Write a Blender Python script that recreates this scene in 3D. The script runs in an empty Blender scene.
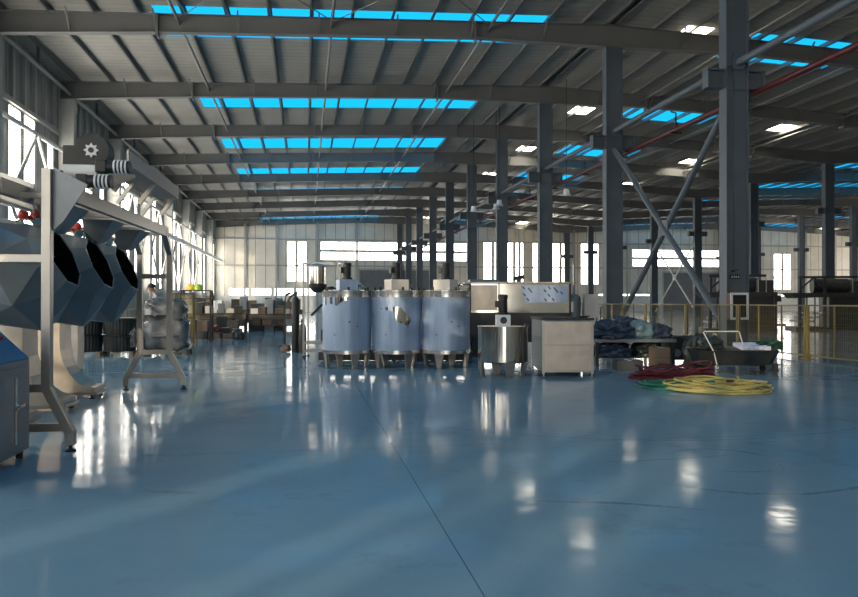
import bpy, bmesh, math, random
from mathutils import Vector, Matrix, noise
random.seed(7)
SC = bpy.context.scene
COL = SC.collection
R = math.radians

# ------------------------------------------------------------------ camera, world, exposure
H = 1.27                       # eye height
S = 0.794                      # floor objects are laid out for an eye height of 1.6 and scaled by this
cd = bpy.data.cameras.new('camera'); cam = bpy.data.objects.new('camera', cd); COL.objects.link(cam)
cam.location = (0, 0, H); cam.rotation_euler = (R(90) + .0043, 0, -.1665)
cd.sensor_width = 36; cd.lens = 733.06 / 858 * 36; cd.clip_end = 400
SC.camera = cam
SC.view_settings.view_transform = 'Standard'; SC.view_settings.look = 'None'
SC.view_settings.gamma = 1; SC.view_settings.use_curve_mapping = False
SC.view_settings.exposure = 0.35
W = bpy.data.worlds.new('sky'); SC.world = W; W.use_nodes = True
bg = W.node_tree.nodes['Background']; bg.inputs[0].default_value = (1, .95, .88, 1); bg.inputs[1].default_value = 1.0
SC.cycles.use_denoising = True
SC.cycles.max_bounces = 8; SC.cycles.diffuse_bounces = 5; SC.cycles.glossy_bounces = 4
SC.cycles.sample_clamp_indirect = 6
WIN = 6.0                      # brightness of the daylit frosted panes
sd = bpy.data.lights.new('sun', 'SUN'); sd.energy = 5; sd.angle = R(.6); sd.color = (1, .80, .56)
so = bpy.data.objects.new('sun', sd); COL.objects.link(so)
so.rotation_euler = Vector((.64, .74, -.22)).to_track_quat('-Z', 'Y').to_euler()

# ------------------------------------------------------------------ materials
def nodes(name):
    m = bpy.data.materials.new(name); m.use_nodes = True
    nt = m.node_tree; return m, nt, nt.nodes, nt.links, nt.nodes['Principled BSDF']

def mat(name, col, rough=.5, metal=0., var=.12, scale=6., bump=0., spec=None, stretch=None):
    m, nt, N, L, P = nodes(name)
    tc = N.new('ShaderNodeTexCoord'); nz = N.new('ShaderNodeTexNoise')
    nz.inputs['Scale'].default_value = scale; nz.inputs['Detail'].default_value = 5
    src = tc.outputs['Object']
    if stretch:
        mp = N.new('ShaderNodeMapping'); mp.inputs['Scale'].default_value = stretch
        L.new(src, mp.inputs[0]); src = mp.outputs[0]
    L.new(src, nz.inputs['Vector'])
    rp = N.new('ShaderNodeMapRange'); rp.inputs[1].default_value = .3; rp.inputs[2].default_value = .7
    rp.inputs[3].default_value = 1 - var; rp.inputs[4].default_value = 1 + var
    L.new(nz.outputs['Fac'], rp.inputs[0])
    mx = N.new('ShaderNodeVectorMath'); mx.operation = 'SCALE'; mx.inputs[0].default_value = col[:3]
    L.new(rp.outputs[0], mx.inputs['Scale']); L.new(mx.outputs[0], P.inputs['Base Color'])
    P.inputs['Metallic'].default_value = metal
    r2 = N.new('ShaderNodeMapRange'); r2.inputs[3].default_value = max(.03, rough * .8); r2.inputs[4].default_value = min(1, rough * 1.2)
    L.new(nz.outputs['Fac'], r2.inputs[0]); L.new(r2.outputs[0], P.inputs['Roughness'])
    if bump:
        b = N.new('ShaderNodeBump'); b.inputs['Strength'].default_value = bump; b.inputs['Distance'].default_value = .02
        L.new(nz.outputs['Fac'], b.inputs['Height']); L.new(b.outputs[0], P.inputs['Normal'])
    return m

def emis(name, col, s, see=0.):
    m, nt, N, L, P = nodes(name)
    N.remove(P); out = N['Material Output']
    e = N.new('ShaderNodeEmission'); e.inputs[0].default_value = (*col, 1); e.inputs[1].default_value = s
    if see:
        t = N.new('ShaderNodeBsdfTransparent'); t.inputs[0].default_value = (see, see, see, 1)
        a = N.new('ShaderNodeAddShader'); L.new(e.outputs[0], a.inputs[0]); L.new(t.outputs[0], a.inputs[1]); L.new(a.outputs[0], out.inputs[0])
    else:
        L.new(e.outputs[0], out.inputs[0])
    return m

def ribbed(name, col, axis, pitch, rough=.55, line=.35, depth=.5, metal=0., width=.06):
    """painted sheet with pressed seams every PITCH metres along AXIS"""
    m, nt, N, L, P = nodes(name)
    tc = N.new('ShaderNodeTexCoord'); sp = N.new('ShaderNodeSeparateXYZ'); L.new(tc.outputs['Object'], sp.inputs[0])
    d = N.new('ShaderNodeMath'); d.operation = 'DIVIDE'; d.inputs[1].default_value = pitch; L.new(sp.outputs[axis], d.inputs[0])
    f = N.new('ShaderNodeMath'); f.operation = 'PINGPONG'; f.inputs[1].default_value = .5; L.new(d.outputs[0], f.inputs[0])
    s = N.new('ShaderNodeMapRange'); s.interpolation_type = 'SMOOTHSTEP'
    s.inputs[1].default_value = width * .3; s.inputs[2].default_value = width; s.inputs[3].default_value = 0; s.inputs[4].default_value = 1
    L.new(f.outputs[0], s.inputs[0])
    nz = N.new('ShaderNodeTexNoise'); nz.inputs['Scale'].default_value = .8; nz.inputs['Detail'].default_value = 6; L.new(tc.outputs['Object'], nz.inputs['Vector'])
    mx = N.new('ShaderNodeMix'); mx.data_type = 'RGBA'
    mx.inputs[6].default_value = (*[c * line for c in col], 1); mx.inputs[7].default_value = (*col, 1); L.new(s.outputs[0], mx.inputs[0])
    m2 = N.new('ShaderNodeMix'); m2.data_type = 'RGBA'; m2.blend_type = 'MULTIPLY'; m2.inputs[0].default_value = .35
    L.new(mx.outputs[2], m2.inputs[6]); L.new(nz.outputs['Fac'], m2.inputs[7]); L.new(m2.outputs[2], P.inputs['Base Color'])
    P.inputs['Roughness'].default_value = rough; P.inputs['Metallic'].default_value = metal
    b = N.new('ShaderNodeBump'); b.inputs['Strength'].default_value = depth; b.inputs['Distance'].default_value = .04
    L.new(s.outputs[0], b.inputs['Height']); L.new(b.outputs[0], P.inputs['Normal'])
    return m

def floor_mat():
    m, nt, N, L, P = nodes('blue epoxy floor')
    tc = N.new('ShaderNodeTexCoord'); O = tc.outputs['Object']
    def math_(op, a, b=None, c=None):
        n = N.new('ShaderNodeMath'); n.operation = op
        for i, v in enumerate((a, b, c)):
            if v is None: continue
            if isinstance(v, (int, float)): n.inputs[i].default_value = v
            else: L.new(v, n.inputs[i])
        return n.outputs[0]
    def noise_(sc, det=5, rough=.55):
        n = N.new('ShaderNodeTexNoise'); n.inputs['Scale'].default_value = sc; n.inputs['Detail'].default_value = det
        n.inputs['Roughness'].default_value = rough; L.new(O, n.inputs['Vector']); return n.outputs['Fac']
    def rng(v, a, b, c, d):
        n = N.new('ShaderNodeMapRange'); n.interpolation_type = 'SMOOTHSTEP'; L.new(v, n.inputs[0])
        for i, x in zip((1, 2, 3, 4), (a, b, c, d)): n.inputs[i].default_value = x
        return n.outputs[0]
    sp = N.new('ShaderNodeSeparateXYZ'); L.new(O, sp.inputs[0]); X, Y = sp.outputs[0], sp.outputs[1]
    big, mid, fine = noise_(.22), noise_(1.6, 8, .65), noise_(14, 4)
    cr = N.new('ShaderNodeValToRGB'); e = cr.color_ramp.elements
    e[0].position = .3; e[0].color = (.125, .235, .335, 1); e[1].position = .72; e[1].color = (.185, .30, .39, 1)
    mixv = math_('ADD', math_('MULTIPLY', big, .5), math_('MULTIPLY', mid, .5)); L.new(mixv, cr.inputs[0])
    # slab joints
    jx = math_('ABSOLUTE', math_('SUBTRACT', X, .76)); jy = math_('ABSOLUTE', math_('SUBTRACT', math_('PINGPONG', math_('SUBTRACT', Y, 6.35), 6.0), 0))
    joint = math_('MINIMUM', rng(jx, .001, .006, .15, 1), rng(jy, .002, .009, .45, 1))
    # fork-lift tyre arcs
    marks = None
    wob = math_('MULTIPLY', math_('SUBTRACT', mid, .5), .12)
    for (cx, cy, r, w, x0, x1, y0, y1, a) in ((3.32, 5.42, .42, .022, 2.9, 9, 0, 20, .42), (2.6, 10.7, 5.2, .022, 2.1, 3.6, 0, 6, .35), (3.3, 5.4, 1.03, .03, 2.3, 9, 0, 4.9, .5), (1.0, 2.0, 2.54, .026, 1.3, 2.5, 3, 20, .5),
                                             (3.9, 9.6, 3.4, .022, 1.2, 9, 0, 8.5, .28), (-1.9, 2.2, 3.1, .05, -1.2, -.6, 3, 20, .45)):
        dx, dy = math_('SUBTRACT', X, cx), math_('SUBTRACT', Y, cy)
        rr = math_('ADD', math_('SQRT', math_('ADD', math_('MULTIPLY', dx, dx), math_('MULTIPLY', dy, dy))), wob)
        d = math_('ABSOLUTE', math_('SUBTRACT', rr, r))
        k = math_('MULTIPLY', rng(d, w * .5, w, a, 0), rng(X, x0, x0 + .5, 0, 1))
        k = math_('MULTIPLY', math_('MULTIPLY', k, rng(X, x1 - .4, x1, 1, 0)), math_('MULTIPLY', rng(Y, y0, y0 + .3, 0, 1), rng(Y, y1 - .3, y1, 1, 0)))
        k = math_('MULTIPLY', k, rng(fine, .38, .55, .3, 1))
        marks = k if marks is None else math_('MAXIMUM', marks, k)
    specks = math_('MULTIPLY', rng(noise_(5.5, 6, .75), .66, .72, 0, .5), rng(big, .35, .55, .2, 1))
    marks = math_('MAXIMUM', marks, specks)
    smear = rng(noise_(.8, 9, .75), .52, .66, 0, .28)
    dark = math_('MULTIPLY', math_('SUBTRACT', 1, math_('MULTIPLY', marks, .95)), math_('SUBTRACT', 1, math_('MULTIPLY', smear, .8)))
    dark = math_('MULTIPLY', dark, rng(joint, 0, 1, .25, 1))
    mx = N.new('ShaderNodeMix'); mx.data_type = 'RGBA'; mx.blend_type = 'MIX'
    # the machine bays beyond the fence are bare grey concrete
    gm = N.new('ShaderNodeMix'); gm.data_type = 'RGBA'; L.new(rng(math_('ADD', X, math_('MULTIPLY', mid, .06)), 11.27, 11.31, 0, 1), gm.inputs[0]); L.new(cr.outputs[0], gm.inputs[6])
    gr = N.new('ShaderNodeValToRGB'); e = gr.color_ramp.elements; e[0].position = .3; e[0].color = (.24, .24, .235, 1); e[1].position = .72; e[1].color = (.36, .355, .34, 1); L.new(mixv, gr.inputs[0]); L.new(gr.outputs[0], gm.inputs[7])
    mx.inputs[6].default_value = (.02, .03, .04, 1); L.new(gm.outputs[2], mx.inputs[7]); L.new(dark, mx.inputs[0]); L.new(mx.outputs[2], P.inputs['Base Color'])
    ro = math_('ADD', rng(mid, .35, .7, .06, .14), math_('MULTIPLY', marks, .2)); L.new(ro, P.inputs['Roughness'])
    P.inputs['Specular IOR Level'].default_value = .035
    b = N.new('ShaderNodeBump'); b.inputs['Strength'].default_value = .06; b.inputs['Distance'].default_value = .05
    L.new(noise_(2.2, 3), b.inputs['Height']); L.new(b.outputs[0], P.inputs['Normal'])
    return m

M = {}
M['floor'] = floor_mat()
M['roof'] = ribbed('galvanised roof sheet', (.40, .38, .335), 1, .42, .5, .8, .35, width=.12)
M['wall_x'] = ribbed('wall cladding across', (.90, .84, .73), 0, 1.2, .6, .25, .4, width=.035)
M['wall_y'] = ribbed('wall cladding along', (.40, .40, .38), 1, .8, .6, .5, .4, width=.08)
M['dado'] = mat('white painted block', (.72, .72, .70), .6, 0, .05)
M['column'] = mat('blue grey column paint', (.09, .11, .13), .5, 0, .1, 2)
M['leftcol'] = mat('pale grey column paint', (.42, .42, .40), .5, 0, .08, 2)
M['rafter'] = mat('grey rafter paint', (.155, .155, .15), .5, 0, .08, 1.2)
M['purlin'] = mat('galvanised purlin', (.19, .19, .185), .45, .25, .1, 2)
M['whitepaint'] = mat('white brace paint', (.66, .66, .63), .45, 0, .06, 3)
M['door'] = mat('grey roller shutter', (.17, .18, .19), .5, 0, .1, 2)
M['pane'] = emis('frosted daylit pane', (1, .94, .84), WIN, .6)
M['paneback'] = emis('dim daylit pane', (1, .93, .84), WIN * .3, .6)  # unseen back openings; glow turned down so fronts facing the camera stay darker
M['panefar'] = emis('daylit pane far', (1, .95, .87), WIN * 1.1)
M['sky_blue'] = emis('blue translucent roof sheet', (.01, .50, 1.0), 1.0)
M['sky_white'] = emis('clear roof sheet', (1, .91, .74), 17)
M['frame'] = mat('window frame metal', (.45, .45, .43), .45, .2, .08)
M['steel'] = mat('brushed stainless', (.34, .33, .31), .33, 1, .04, 2)
M['mirror'] = mat('polished stainless', (.60, .565, .51), .10, 1, .05, 5)
M['rim'] = mat('bright steel rim', (.60, .58, .56), .2, .85, .08, 6)
M['satin'] = mat('satin stainless sheet', (.44, .395, .345), .42, 1, .16, 4, .03)
M['film'] = mat('blue protective film', (.33, .42, .56), .38, .25, .1, 3, .04, stretch=(6, 6, .6))
M['film_dark'] = mat('dark print on film', (.06, .08, .13), .5)
M['drum'] = mat('blue grey stainless facets', (.15, .19, .22), .35, .45, .1, 3)
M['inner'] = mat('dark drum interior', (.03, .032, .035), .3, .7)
M['black'] = mat('black paint', (.015, .015, .017), .4)
M['rubber'] = mat('black rubber', (.02, .02, .02), .7)
M['darksteel'] = mat('dark oiled steel', (.03, .031, .03), .5, .2, .3, 5)
M['greysheet'] = mat('grey sheet steel', (.22, .24, .26), .4, .5, .15, 4)
M['white'] = mat('white plastic', (.75, .75, .74), .4, 0, .04)
M['beige'] = mat('beige enamel', (.66, .60, .53), .45, 0, .05)
M['red'] = mat('red plastic', (.55, .035, .025), .4, 0, .1)
M['darkred'] = mat('dark red paint', (.075, .008, .009), .45, 0, .15)
M['redhose'] = mat('red hose rubber', (.10, .006, .014), .45, 0, .2, 9)
M['greenhose'] = mat('green hose rubber', (.015, .15, .10), .45, 0, .2, 9)
M['yellowhose'] = mat('yellow hose rubber', (.42, .36, .12), .45, 0, .15, 9)
M['yellow'] = mat('yellow powder coat', (.16, .122, .026), .45, 0, .12)
M['yelbright'] = mat('yellow plastic', (.72, .52, .05), .4, 0, .05)
M['green'] = mat('lime plastic', (.42, .68, .08), .4, 0, .05)
M['card'] = mat('cardboard', (.21, .15, .105), .8, 0, .12)
M['slate'] = mat('slate grey card', (.055, .062, .07), .75)
M['carddark'] = mat('dark cardboard', (.11, .085, .065), .8, 0, .2)
M['wood'] = mat('pallet wood', (.20, .15, .10), .8, 0, .25, 8)
M['bin'] = ribbed('dark ribbed bin', (.055, .055, .05), 0, .06, .5, .45, .8, width=.25)
M['wrap'] = mat('stretch wrap', (.13, .135, .14), .22, 0, .6, 4, .9)
M['bag'] = mat('dark blue plastic bag', (.035, .05, .085), .25, 0, .6, 5, .8)
M['bagteal'] = mat('teal plastic bag', (.10, .17, .20), .3, 0, .3, 5, .6)
M['bagblack'] = mat('black green plastic sack', (.02, .03, .028), .35, 0, .4, 5, .7)
M['cloth'] = mat('dark green cloth', (.015, .06, .045), .8, 0, .3, 6, .5)
M['paper'] = mat('printed paper', (.78, .77, .90), .5, 0, .25, 14)
M['bluepanel'] = mat('blue control panel', (.03, .17, .38), .35, 0, .08)
M['skin'] = mat('skin', (.45, .27, .19), .55, 0, .05)
M['hair'] = mat('hair', (.012, .010, .010), .5)
M['shirt'] = mat('pale blue shirt', (.45, .52, .62), .7, 0, .1)
M['trousers'] = mat('dark trousers', (.03, .035, .05), .8)
M['glass'] = mat('dark cabinet glass', (.02, .02, .022), .08)

# ------------------------------------------------------------------ mesh helpers
class MB:
    def __init__(s): s.v = []; s.f = []
    def add(s, vs, fs, mtx=None):
        o = len(s.v)
        for p in vs:
            p = Vector(p); s.v.append(mtx @ p if mtx is not None else p)
        s.f += [tuple(i + o for i in f) for f in fs]; return s
    def box(s, x0, x1, y0, y1, z0, z1, mtx=None):
        return s.add([(x0, y0, z0), (x1, y0, z0), (x1, y1, z0), (x0, y1, z0), (x0, y0, z1), (x1, y0, z1), (x1, y1, z1), (x0, y1, z1)],
                     [(0, 3, 2, 1), (4, 5, 6, 7), (0, 1, 5, 4), (1, 2, 6, 5), (2, 3, 7, 6), (3, 0, 4, 7)], mtx)
    def cbox(s, c, d, mtx=None):
        return s.box(c[0] - d[0] / 2, c[0] + d[0] / 2, c[1] - d[1] / 2, c[1] + d[1] / 2, c[2] - d[2] / 2, c[2] + d[2] / 2, mtx)
    def frame_of(s, p, q, up=(0, 0, 1)):
        p, q = Vector(p), Vector(q); d = (q - p).normalized(); u = Vector(up)
        if abs(d.dot(u)) > .98: u = Vector((0, 1, 0))
        a = d.cross(u).normalized(); b = a.cross(d); return p, q, a, b
    def bar(s, p, q, w, h=None, up=(0, 0, 1)):
        h = h or w; p, q, a, b = s.frame_of(p, q, up); vs = []
        for c in (p, q):
            for i, j in ((-1, -1), (1, -1), (1, 1), (-1, 1)): vs.append(c + a * (w / 2 * i) + b * (h / 2 * j))
        return s.add(vs, [(0, 1, 2, 3), (7, 6, 5, 4), (0, 4, 5, 1), (1, 5, 6, 2), (2, 6, 7, 3), (3, 7, 4, 0)])
    def cyl(s, p, q, r, r2=None, n=18, caps=True):
        r2 = r if r2 is None else r2; p, q, a, b = s.frame_of(p, q); vs = []
        for c, rr in ((p, r), (q, r2)):
            for k in range(n):
                t = 2 * math.pi * k / n; vs.append(c + a * rr * math.cos(t) + b * rr * math.sin(t))
        fs = [(k, (k + 1) % n, n + (k + 1) % n, n + k) for k in range(n)]
        if caps: fs += [tuple(range(n))[::-1], tuple(range(n, 2 * n))]
        return s.add(vs, fs)
    def lathe(s, prof, n=24, c=(0, 0, 0), mtx=None, a0=0.):
        vs = []; m = len(prof)
        for r, z in prof:
            for k in range(n):
                t = a0 + 2 * math.pi * k / n; vs.append((c[0] + r * math.cos(t), c[1] + r * math.sin(t), c[2] + z))
        fs = [(i * n + k, i * n + (k + 1) % n, (i + 1) * n + (k + 1) % n, (i + 1) * n + k) for i in range(m - 1) for k in range(n)]
        if prof[0][0] > .001: fs.append(tuple(range(n))[::-1])
        if prof[-1][0] > .001: fs.append(tuple(range((m - 1) * n, m * n)))
        return s.add(vs, fs, mtx)
    def prism(s, poly, axis, a, b, mtx=None):
        mk = {'y': lambda u, v, t: (u, t, v), 'x': lambda u, v, t: (t, u, v), 'z': lambda u, v, t: (u, v, t)}[axis]
        n = len(poly); vs = [mk(u, v, a) for u, v in poly] + [mk(u, v, b) for u, v in poly]
        return s.add(vs, [tuple(range(n))[::-1], tuple(range(n, 2 * n))] + [(k, (k + 1) % n, n + (k + 1) % n, n + k) for k in range(n)], mtx)
    def tube(s, pts, r, n=8):
        pts = [Vector(p) for p in pts]; vs = []
        for i, p in enumerate(pts):
            d = (pts[min(i + 1, len(pts) - 1)] - pts[max(i - 1, 0)]).normalized()
            u = Vector((0, 0, 1)) if abs(d.z) < .95 else Vector((1, 0, 0))
            a = d.cross(u).normalized(); b = a.cross(d)
            for k in range(n):
                t = 2 * math.pi * k / n; vs.append(p + a * r * math.cos(t) + b * r * math.sin(t))
        m = len(pts)
        return s.add(vs, [(i * n + k, i * n + (k + 1) % n, (i + 1) * n + (k + 1) % n, (i + 1) * n + k) for i in range(m - 1) for k in range(n)]
                     + [tuple(range(n))[::-1], tuple(range((m - 1) * n, m * n))])
    def blob(s, c, rad, seed=0, amp=.18, fr=2.2, nu=28, nv=16, flat=-.6, sq=1.):
        vs, fs = [], []
        for i in range(nv + 1):
            ph = math.pi * i / nv
            for k in range(nu):
                t = 2 * math.pi * k / nu
                f = lambda q: math.copysign(abs(q) ** sq, q)
                d = Vector((f(math.sin(ph)) * f(math.cos(t)), f(math.sin(ph)) * f(math.sin(t)), f(math.cos(ph))))
                w = 1 + amp * noise.noise(d * fr + Vector((seed * 3.1, seed, 0))) + amp * .5 * noise.noise(d * fr * 2.7 + Vector((seed, 9, seed)))
                p = d * w; p.z = max(p.z, flat)
                vs.append((c[0] + p.x * rad[0], c[1] + p.y * rad[1], c[2] + p.z * rad[2]))
        for i in range(nv):
            for k in range(nu): fs.append((i * nu + k, (i + 1) * nu + k, (i + 1) * nu + (k + 1) % nu, i * nu + (k + 1) % nu))
        return s.add(vs, fs)
    def build(s, name, m, parent=None, smooth=False, sc=1., bevel=0., loc=None):
        me = bpy.data.meshes.new(name); me.from_pydata([p * sc for p in s.v], [], s.f); me.validate(); me.update()
        bm = bmesh.new(); bm.from_mesh(me); bmesh.ops.recalc_face_normals(bm, faces=bm.faces); bm.to_mesh(me); bm.free()
        if smooth:
            for p in me.polygons: p.use_smooth = True
            me.set_sharp_from_angle(angle=R(smooth if smooth is not True else 40))
        me.materials.append(M[m] if isinstance(m, str) else m)
        o = bpy.data.objects.new(name, me); COL.objects.link(o)
        if parent: o.parent = parent
        if loc: o.location = loc
        if bevel:
            b = o.modifiers.new('bevel', 'BEVEL'); b.width = bevel; b.segments = 2; b.limit_method = 'ANGLE'
        return o

def tag(o, label=None, cat=None, group=None, kind=None):
    if label: o['label'] = label
    if cat: o['category'] = cat
    if group: o['group'] = group
    if kind: o['kind'] = kind
    return o
def thing(name, label, cat, loc=(0, 0, 0), rz=0., group=None, kind=None):
    o = bpy.data.objects.new(name, None); COL.objects.link(o); o.empty_display_size = .2
    o.location = loc; o.rotation_euler = (0, 0, rz)
    return tag(o, label, cat, group, kind)
def U(x, y, z=0): return (x * S, y * S, z * S)      # layout units -> metres
def dup(root, loc, rz=None, label=None, group=None):
    r = root.copy(); COL.objects.link(r); r.location = loc
    if rz is not None: r.rotation_euler = (0, 0, rz)
    if label: r['label'] = label
    if group: r['group'] = group
    for c in list(root.children):
        k = c.copy(); COL.objects.link(k); k.parent = r
        for g in list(c.children):
            q = g.copy(); COL.objects.link(q); q.parent = k
    return r
ORD = ['first', 'second', 'third', 'fourth', 'fifth', 'sixth', 'seventh', 'eighth', 'ninth', 'tenth', 'eleventh', 'twelfth', 'thirteenth', 'fourteenth', 'fifteenth',
       'sixteenth', 'seventeenth', 'eighteenth', 'nineteenth', 'twentieth', 'twenty-first', 'twenty-second', 'twenty-third', 'twenty-fourth', 'twenty-fifth', 'twenty-sixth', 'twenty-seventh', 'twenty-eighth', 'twenty-ninth', 'thirtieth', 'thirty-first', 'thirty-second', 'thirty-third']

# ------------------------------------------------------------------ the hall
DZ = -.33
def FY(n): return 18.3 + 8 * n
YB, YF = -21.5, 90.6              # back and far end walls
XL, RIDGE, VALLEY, RIDGE2, XR = -10.75, 11.5, 33.2, 54.9, 76.7
def top_z(x):                     # top of the rafters
    if x <= VALLEY: return 12.1 + DZ - .0395 * abs(x - RIDGE)
    return 12.1 + DZ - .0395 * abs(x - RIDGE2)
def sheet_z(x): return top_z(x) + .22

MB().box(XL - .3, XR + .3, YB - .3, YF + .3, -.2, 0).build('floor', 'floor')['kind'] = 'structure'

def wall_grid(name, m, axis, c0, c1, us, zs, holes):
    """wall between c0 and c1 across AXIS with rectangular openings (u0,u1,z0,z1)"""
    us = sorted(set(us) | {h[0] for h in holes} | {h[1] for h in holes}); zs = sorted(set(zs) | {h[2] for h in holes} | {h[3] for h in holes})
    b = MB()
    for z0, z1 in zip(zs, zs[1:]):
        run = None
        for u0, u1 in zip(us, us[1:]):
            mu, mz = (u0 + u1) / 2, (z0 + z1) / 2
            solid = not any(h[0] < mu < h[1] and h[2] < mz < h[3] for h in holes)
            if solid:
                if axis == 'x': b.box(c0, c1, u0, u1, z0, z1)
                else: b.box(u0, u1, c0, c1, z0, z1)
    o = b.build(name, m); o['kind'] = 'structure'; return o

winn = [0]
def window(axis, c, u0, u1, z0, z1, nu, nz, pm, bar=.05):
    winn[0] += 1
    w = bpy.data.objects.new('window_%d' % winn[0], None); COL.objects.link(w); w['kind'] = 'structure'
    f, p = MB(), MB()
    t = .07
    def bx(b, a0, a1, b0, b1, d):
        if axis == 'x': b.box(c - d, c + d, a0, a1, b0, b1)
        else: b.box(a0, a1, c - d, c + d, b0, b1)
    for a in (u0 + bar / 2, u1 - bar / 2): bx(f, a - bar / 2, a + bar / 2, z0, z1, t)
    for a in (z0 + bar / 2, z1 - bar / 2): bx(f, u0 + bar, u1 - bar, a - bar / 2, a + bar / 2, t)
    for k in range(1, nu): a = u0 + (u1 - u0) * k / nu; bx(f, a - bar * .4, a + bar * .4, z0, z1, t * .7)
    for k in range(1, nz): a = z0 + (z1 - z0) * k / nz; bx(f, u0, u1, a - bar * .4, a + bar * .4, t * .6)
    bx(p, u0 + .01, u1 - .01, z0 + .01, z1 - .01, .012)
    f.build('window_frame', 'frame', w); p.build('pane', pm, w)

# left wall with tall windows in pairs
holes = []
for n in range(-5, 9):
    y0 = FY(n)
    holes += [(y0 + 2.65, y0 + 3.85, 2.2, 8.55), (y0 + 4.15, y0 + 5.35, 2.2, 8.55), (y0 + 6.75, y0 + 7.5, 2.2, 8.1)]
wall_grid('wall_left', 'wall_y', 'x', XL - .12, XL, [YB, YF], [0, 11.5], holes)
for h in holes: window('x', XL - .05, *h, 2 if h[1] - h[0] > 1 else 1, 7, 'pane')
g = MB()
for n in range(-1, 9):
    for k in range(7): g.box(XL, XL + .13, FY(n) + .55 + k * 1.13, FY(n) + .75 + k * 1.13, 8.75, 10.9)
g.box(XL, XL + .15, YB, YF, 8.57, 8.75); g.box(XL, XL + .12, YB, YF, 1.95, 2.15)
g.build('trim_1', 'leftcol')['kind'] = 'structure'

# far end wall
fh = [(-2.26, -1.2, 3.7, 8.6), (-1.0, .14, 3.7, 8.6), (1.75, 20.1, 7.6, 8.65), (1.75, 20.1, 6.35, 7.4)]
for x in (22.2, 25.0, 28.7, 31.2, 35.2): fh += [(x, x + 1.15, 3.5, 9.0), (x + 1.4, x + 2.5 if x != 31.2 else x + 2.2, 3.5, 9.0)]
fh += [(38.3, 39.6, 3.5, 8.6), (42.3, 58.4, 7.1, 8.15), (42.3, 58.4, 5.9, 6.9), (62.8, 64.0, 2.9, 7.8), (64.2, 65.4, 2.9, 7.8)]
fh += [(-9.1 + k * 2.65, -9.1 + k * 2.65 + 2.35, 2.0, 2.92) for k in range(4)] + [(35.5 + k * 5, 39.8 + k * 5, 2.0, 2.3) for k in range(2)] + [(58, 66, 1.95, 2.25)]
doors = [(6.6, 15.5, 0, 5.15), (46.7, 55.5, 0, 5.1)]
wall_grid('wall_far', 'wall_x', 'y', YF, YF + .15, [XL, XR], [1.95, 12.4], fh + doors)
wall_grid('wall_far_base', 'dado', 'y', YF - .06, YF + .15, [XL, XR], [0, 1.95], [(a, b, 0, 1.95) for a, b, _, _ in doors])
for h in fh: window('y', YF + .06, *h, max(1, round((h[1] - h[0]) / 2.4)), 1, 'panefar', .06)
for i, (a, b, z0, z1) in enumerate(doors):
    d = MB(); d.box(a, b, YF + .02, YF + .1, 0, z1)
    k = 0
    while k * .25 < z1 - .1: d.box(a, b, YF - .005, YF + .02, k * .25 + .02, k * .25 + .22); k += 1
    d = d.build('door_%d' % (i + 1), 'door'); d['kind'] = 'structure'
    f = MB(); f.box(a - .15, a, YF - .1, YF + .05, 0, z1); f.box(b, b + .15, YF - .1, YF + .05, 0, z1); f.box(a - .15, b + .15, YF - .1, YF + .05, z1, z1 + .2)
    f.build('door_frame', 'frame', d)
g = MB()
for z in (8.85, 5.65): g.box(XL, XR, YF - .14, YF, z - .08, z + .08)
for x in (-7.2, -3.5, 1.4, 6.2, 21.2, 26.9, 34.2, 41.5, 59.5, 67.5, 72): g.box(x - .13, x + .13, YF - .32, YF - .14, 0, top_z(x) - .5)
g.build('trim_2', 'leftcol')['kind'] = 'structure'
# back wall with an open gateway of daylight, right wall
bh = [(-6, 2, .0, 5.2), (-9.5, -7, 2, 8), (4, 9, 5, 8.5)]
wall_grid('wall_back', 'wall_x', 'y', YB - .15, YB, [XL, XR], [0, 12.4], bh)
for h in bh: window('y', YB - .06, *h, 3, 2, 'paneback', .06)
rh = [(FY(n) + 2.6, FY(n) + 5.4, 4, 8) for n in range(3, 9)]  # unseen windows, put in the far bays only to brighten the far wall
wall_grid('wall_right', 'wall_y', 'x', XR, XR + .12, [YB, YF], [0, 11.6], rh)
for h in rh: window('x', XR + .05, *h, 2, 5, 'pane')

# roof sheets with strips cut for the skylights
STRIPS = [26.05 + 10.33 * k for k in range(-4, 7)]
def sky_cells(lo, ridge, hi):
    """(x0, x1, kind) of the translucent sheets on one gable"""
    return [(lo + 5.4, ridge - 2.4, 'b'), (ridge + 3.0, ridge + 4.1, 'w'), (ridge + 5.7, ridge + 11.0, 'b'), (ridge + 15.0, ridge + 16.4, 'w')]
cellsx = sky_cells(-10.6, RIDGE, VALLEY) + sky_cells(VALLEY - .5, RIDGE2, XR)
def slope_box(b, x0, x1, y0, y1, t, off=0.):
    za, zb = sheet_z(x0) + off, sheet_z(x1) + off
    b.add([(x0, y0, za), (x1, y0, zb), (x1, y1, zb), (x0, y1, za), (x0, y0, za + t), (x1, y0, zb + t), (x1, y1, zb + t), (x0, y1, za + t)],
          [(0, 3, 2, 1), (4, 5, 6, 7), (0, 1, 5, 4), (1, 2, 6, 5), (2, 3, 7, 6), (3, 0, 4, 7)])
xs = sorted({XL - .2, RIDGE, VALLEY, RIDGE2, XR + .2} | {c[0] for c in cellsx} | {c[1] for c in cellsx})
roof = MB(); y = YB - .2
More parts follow.
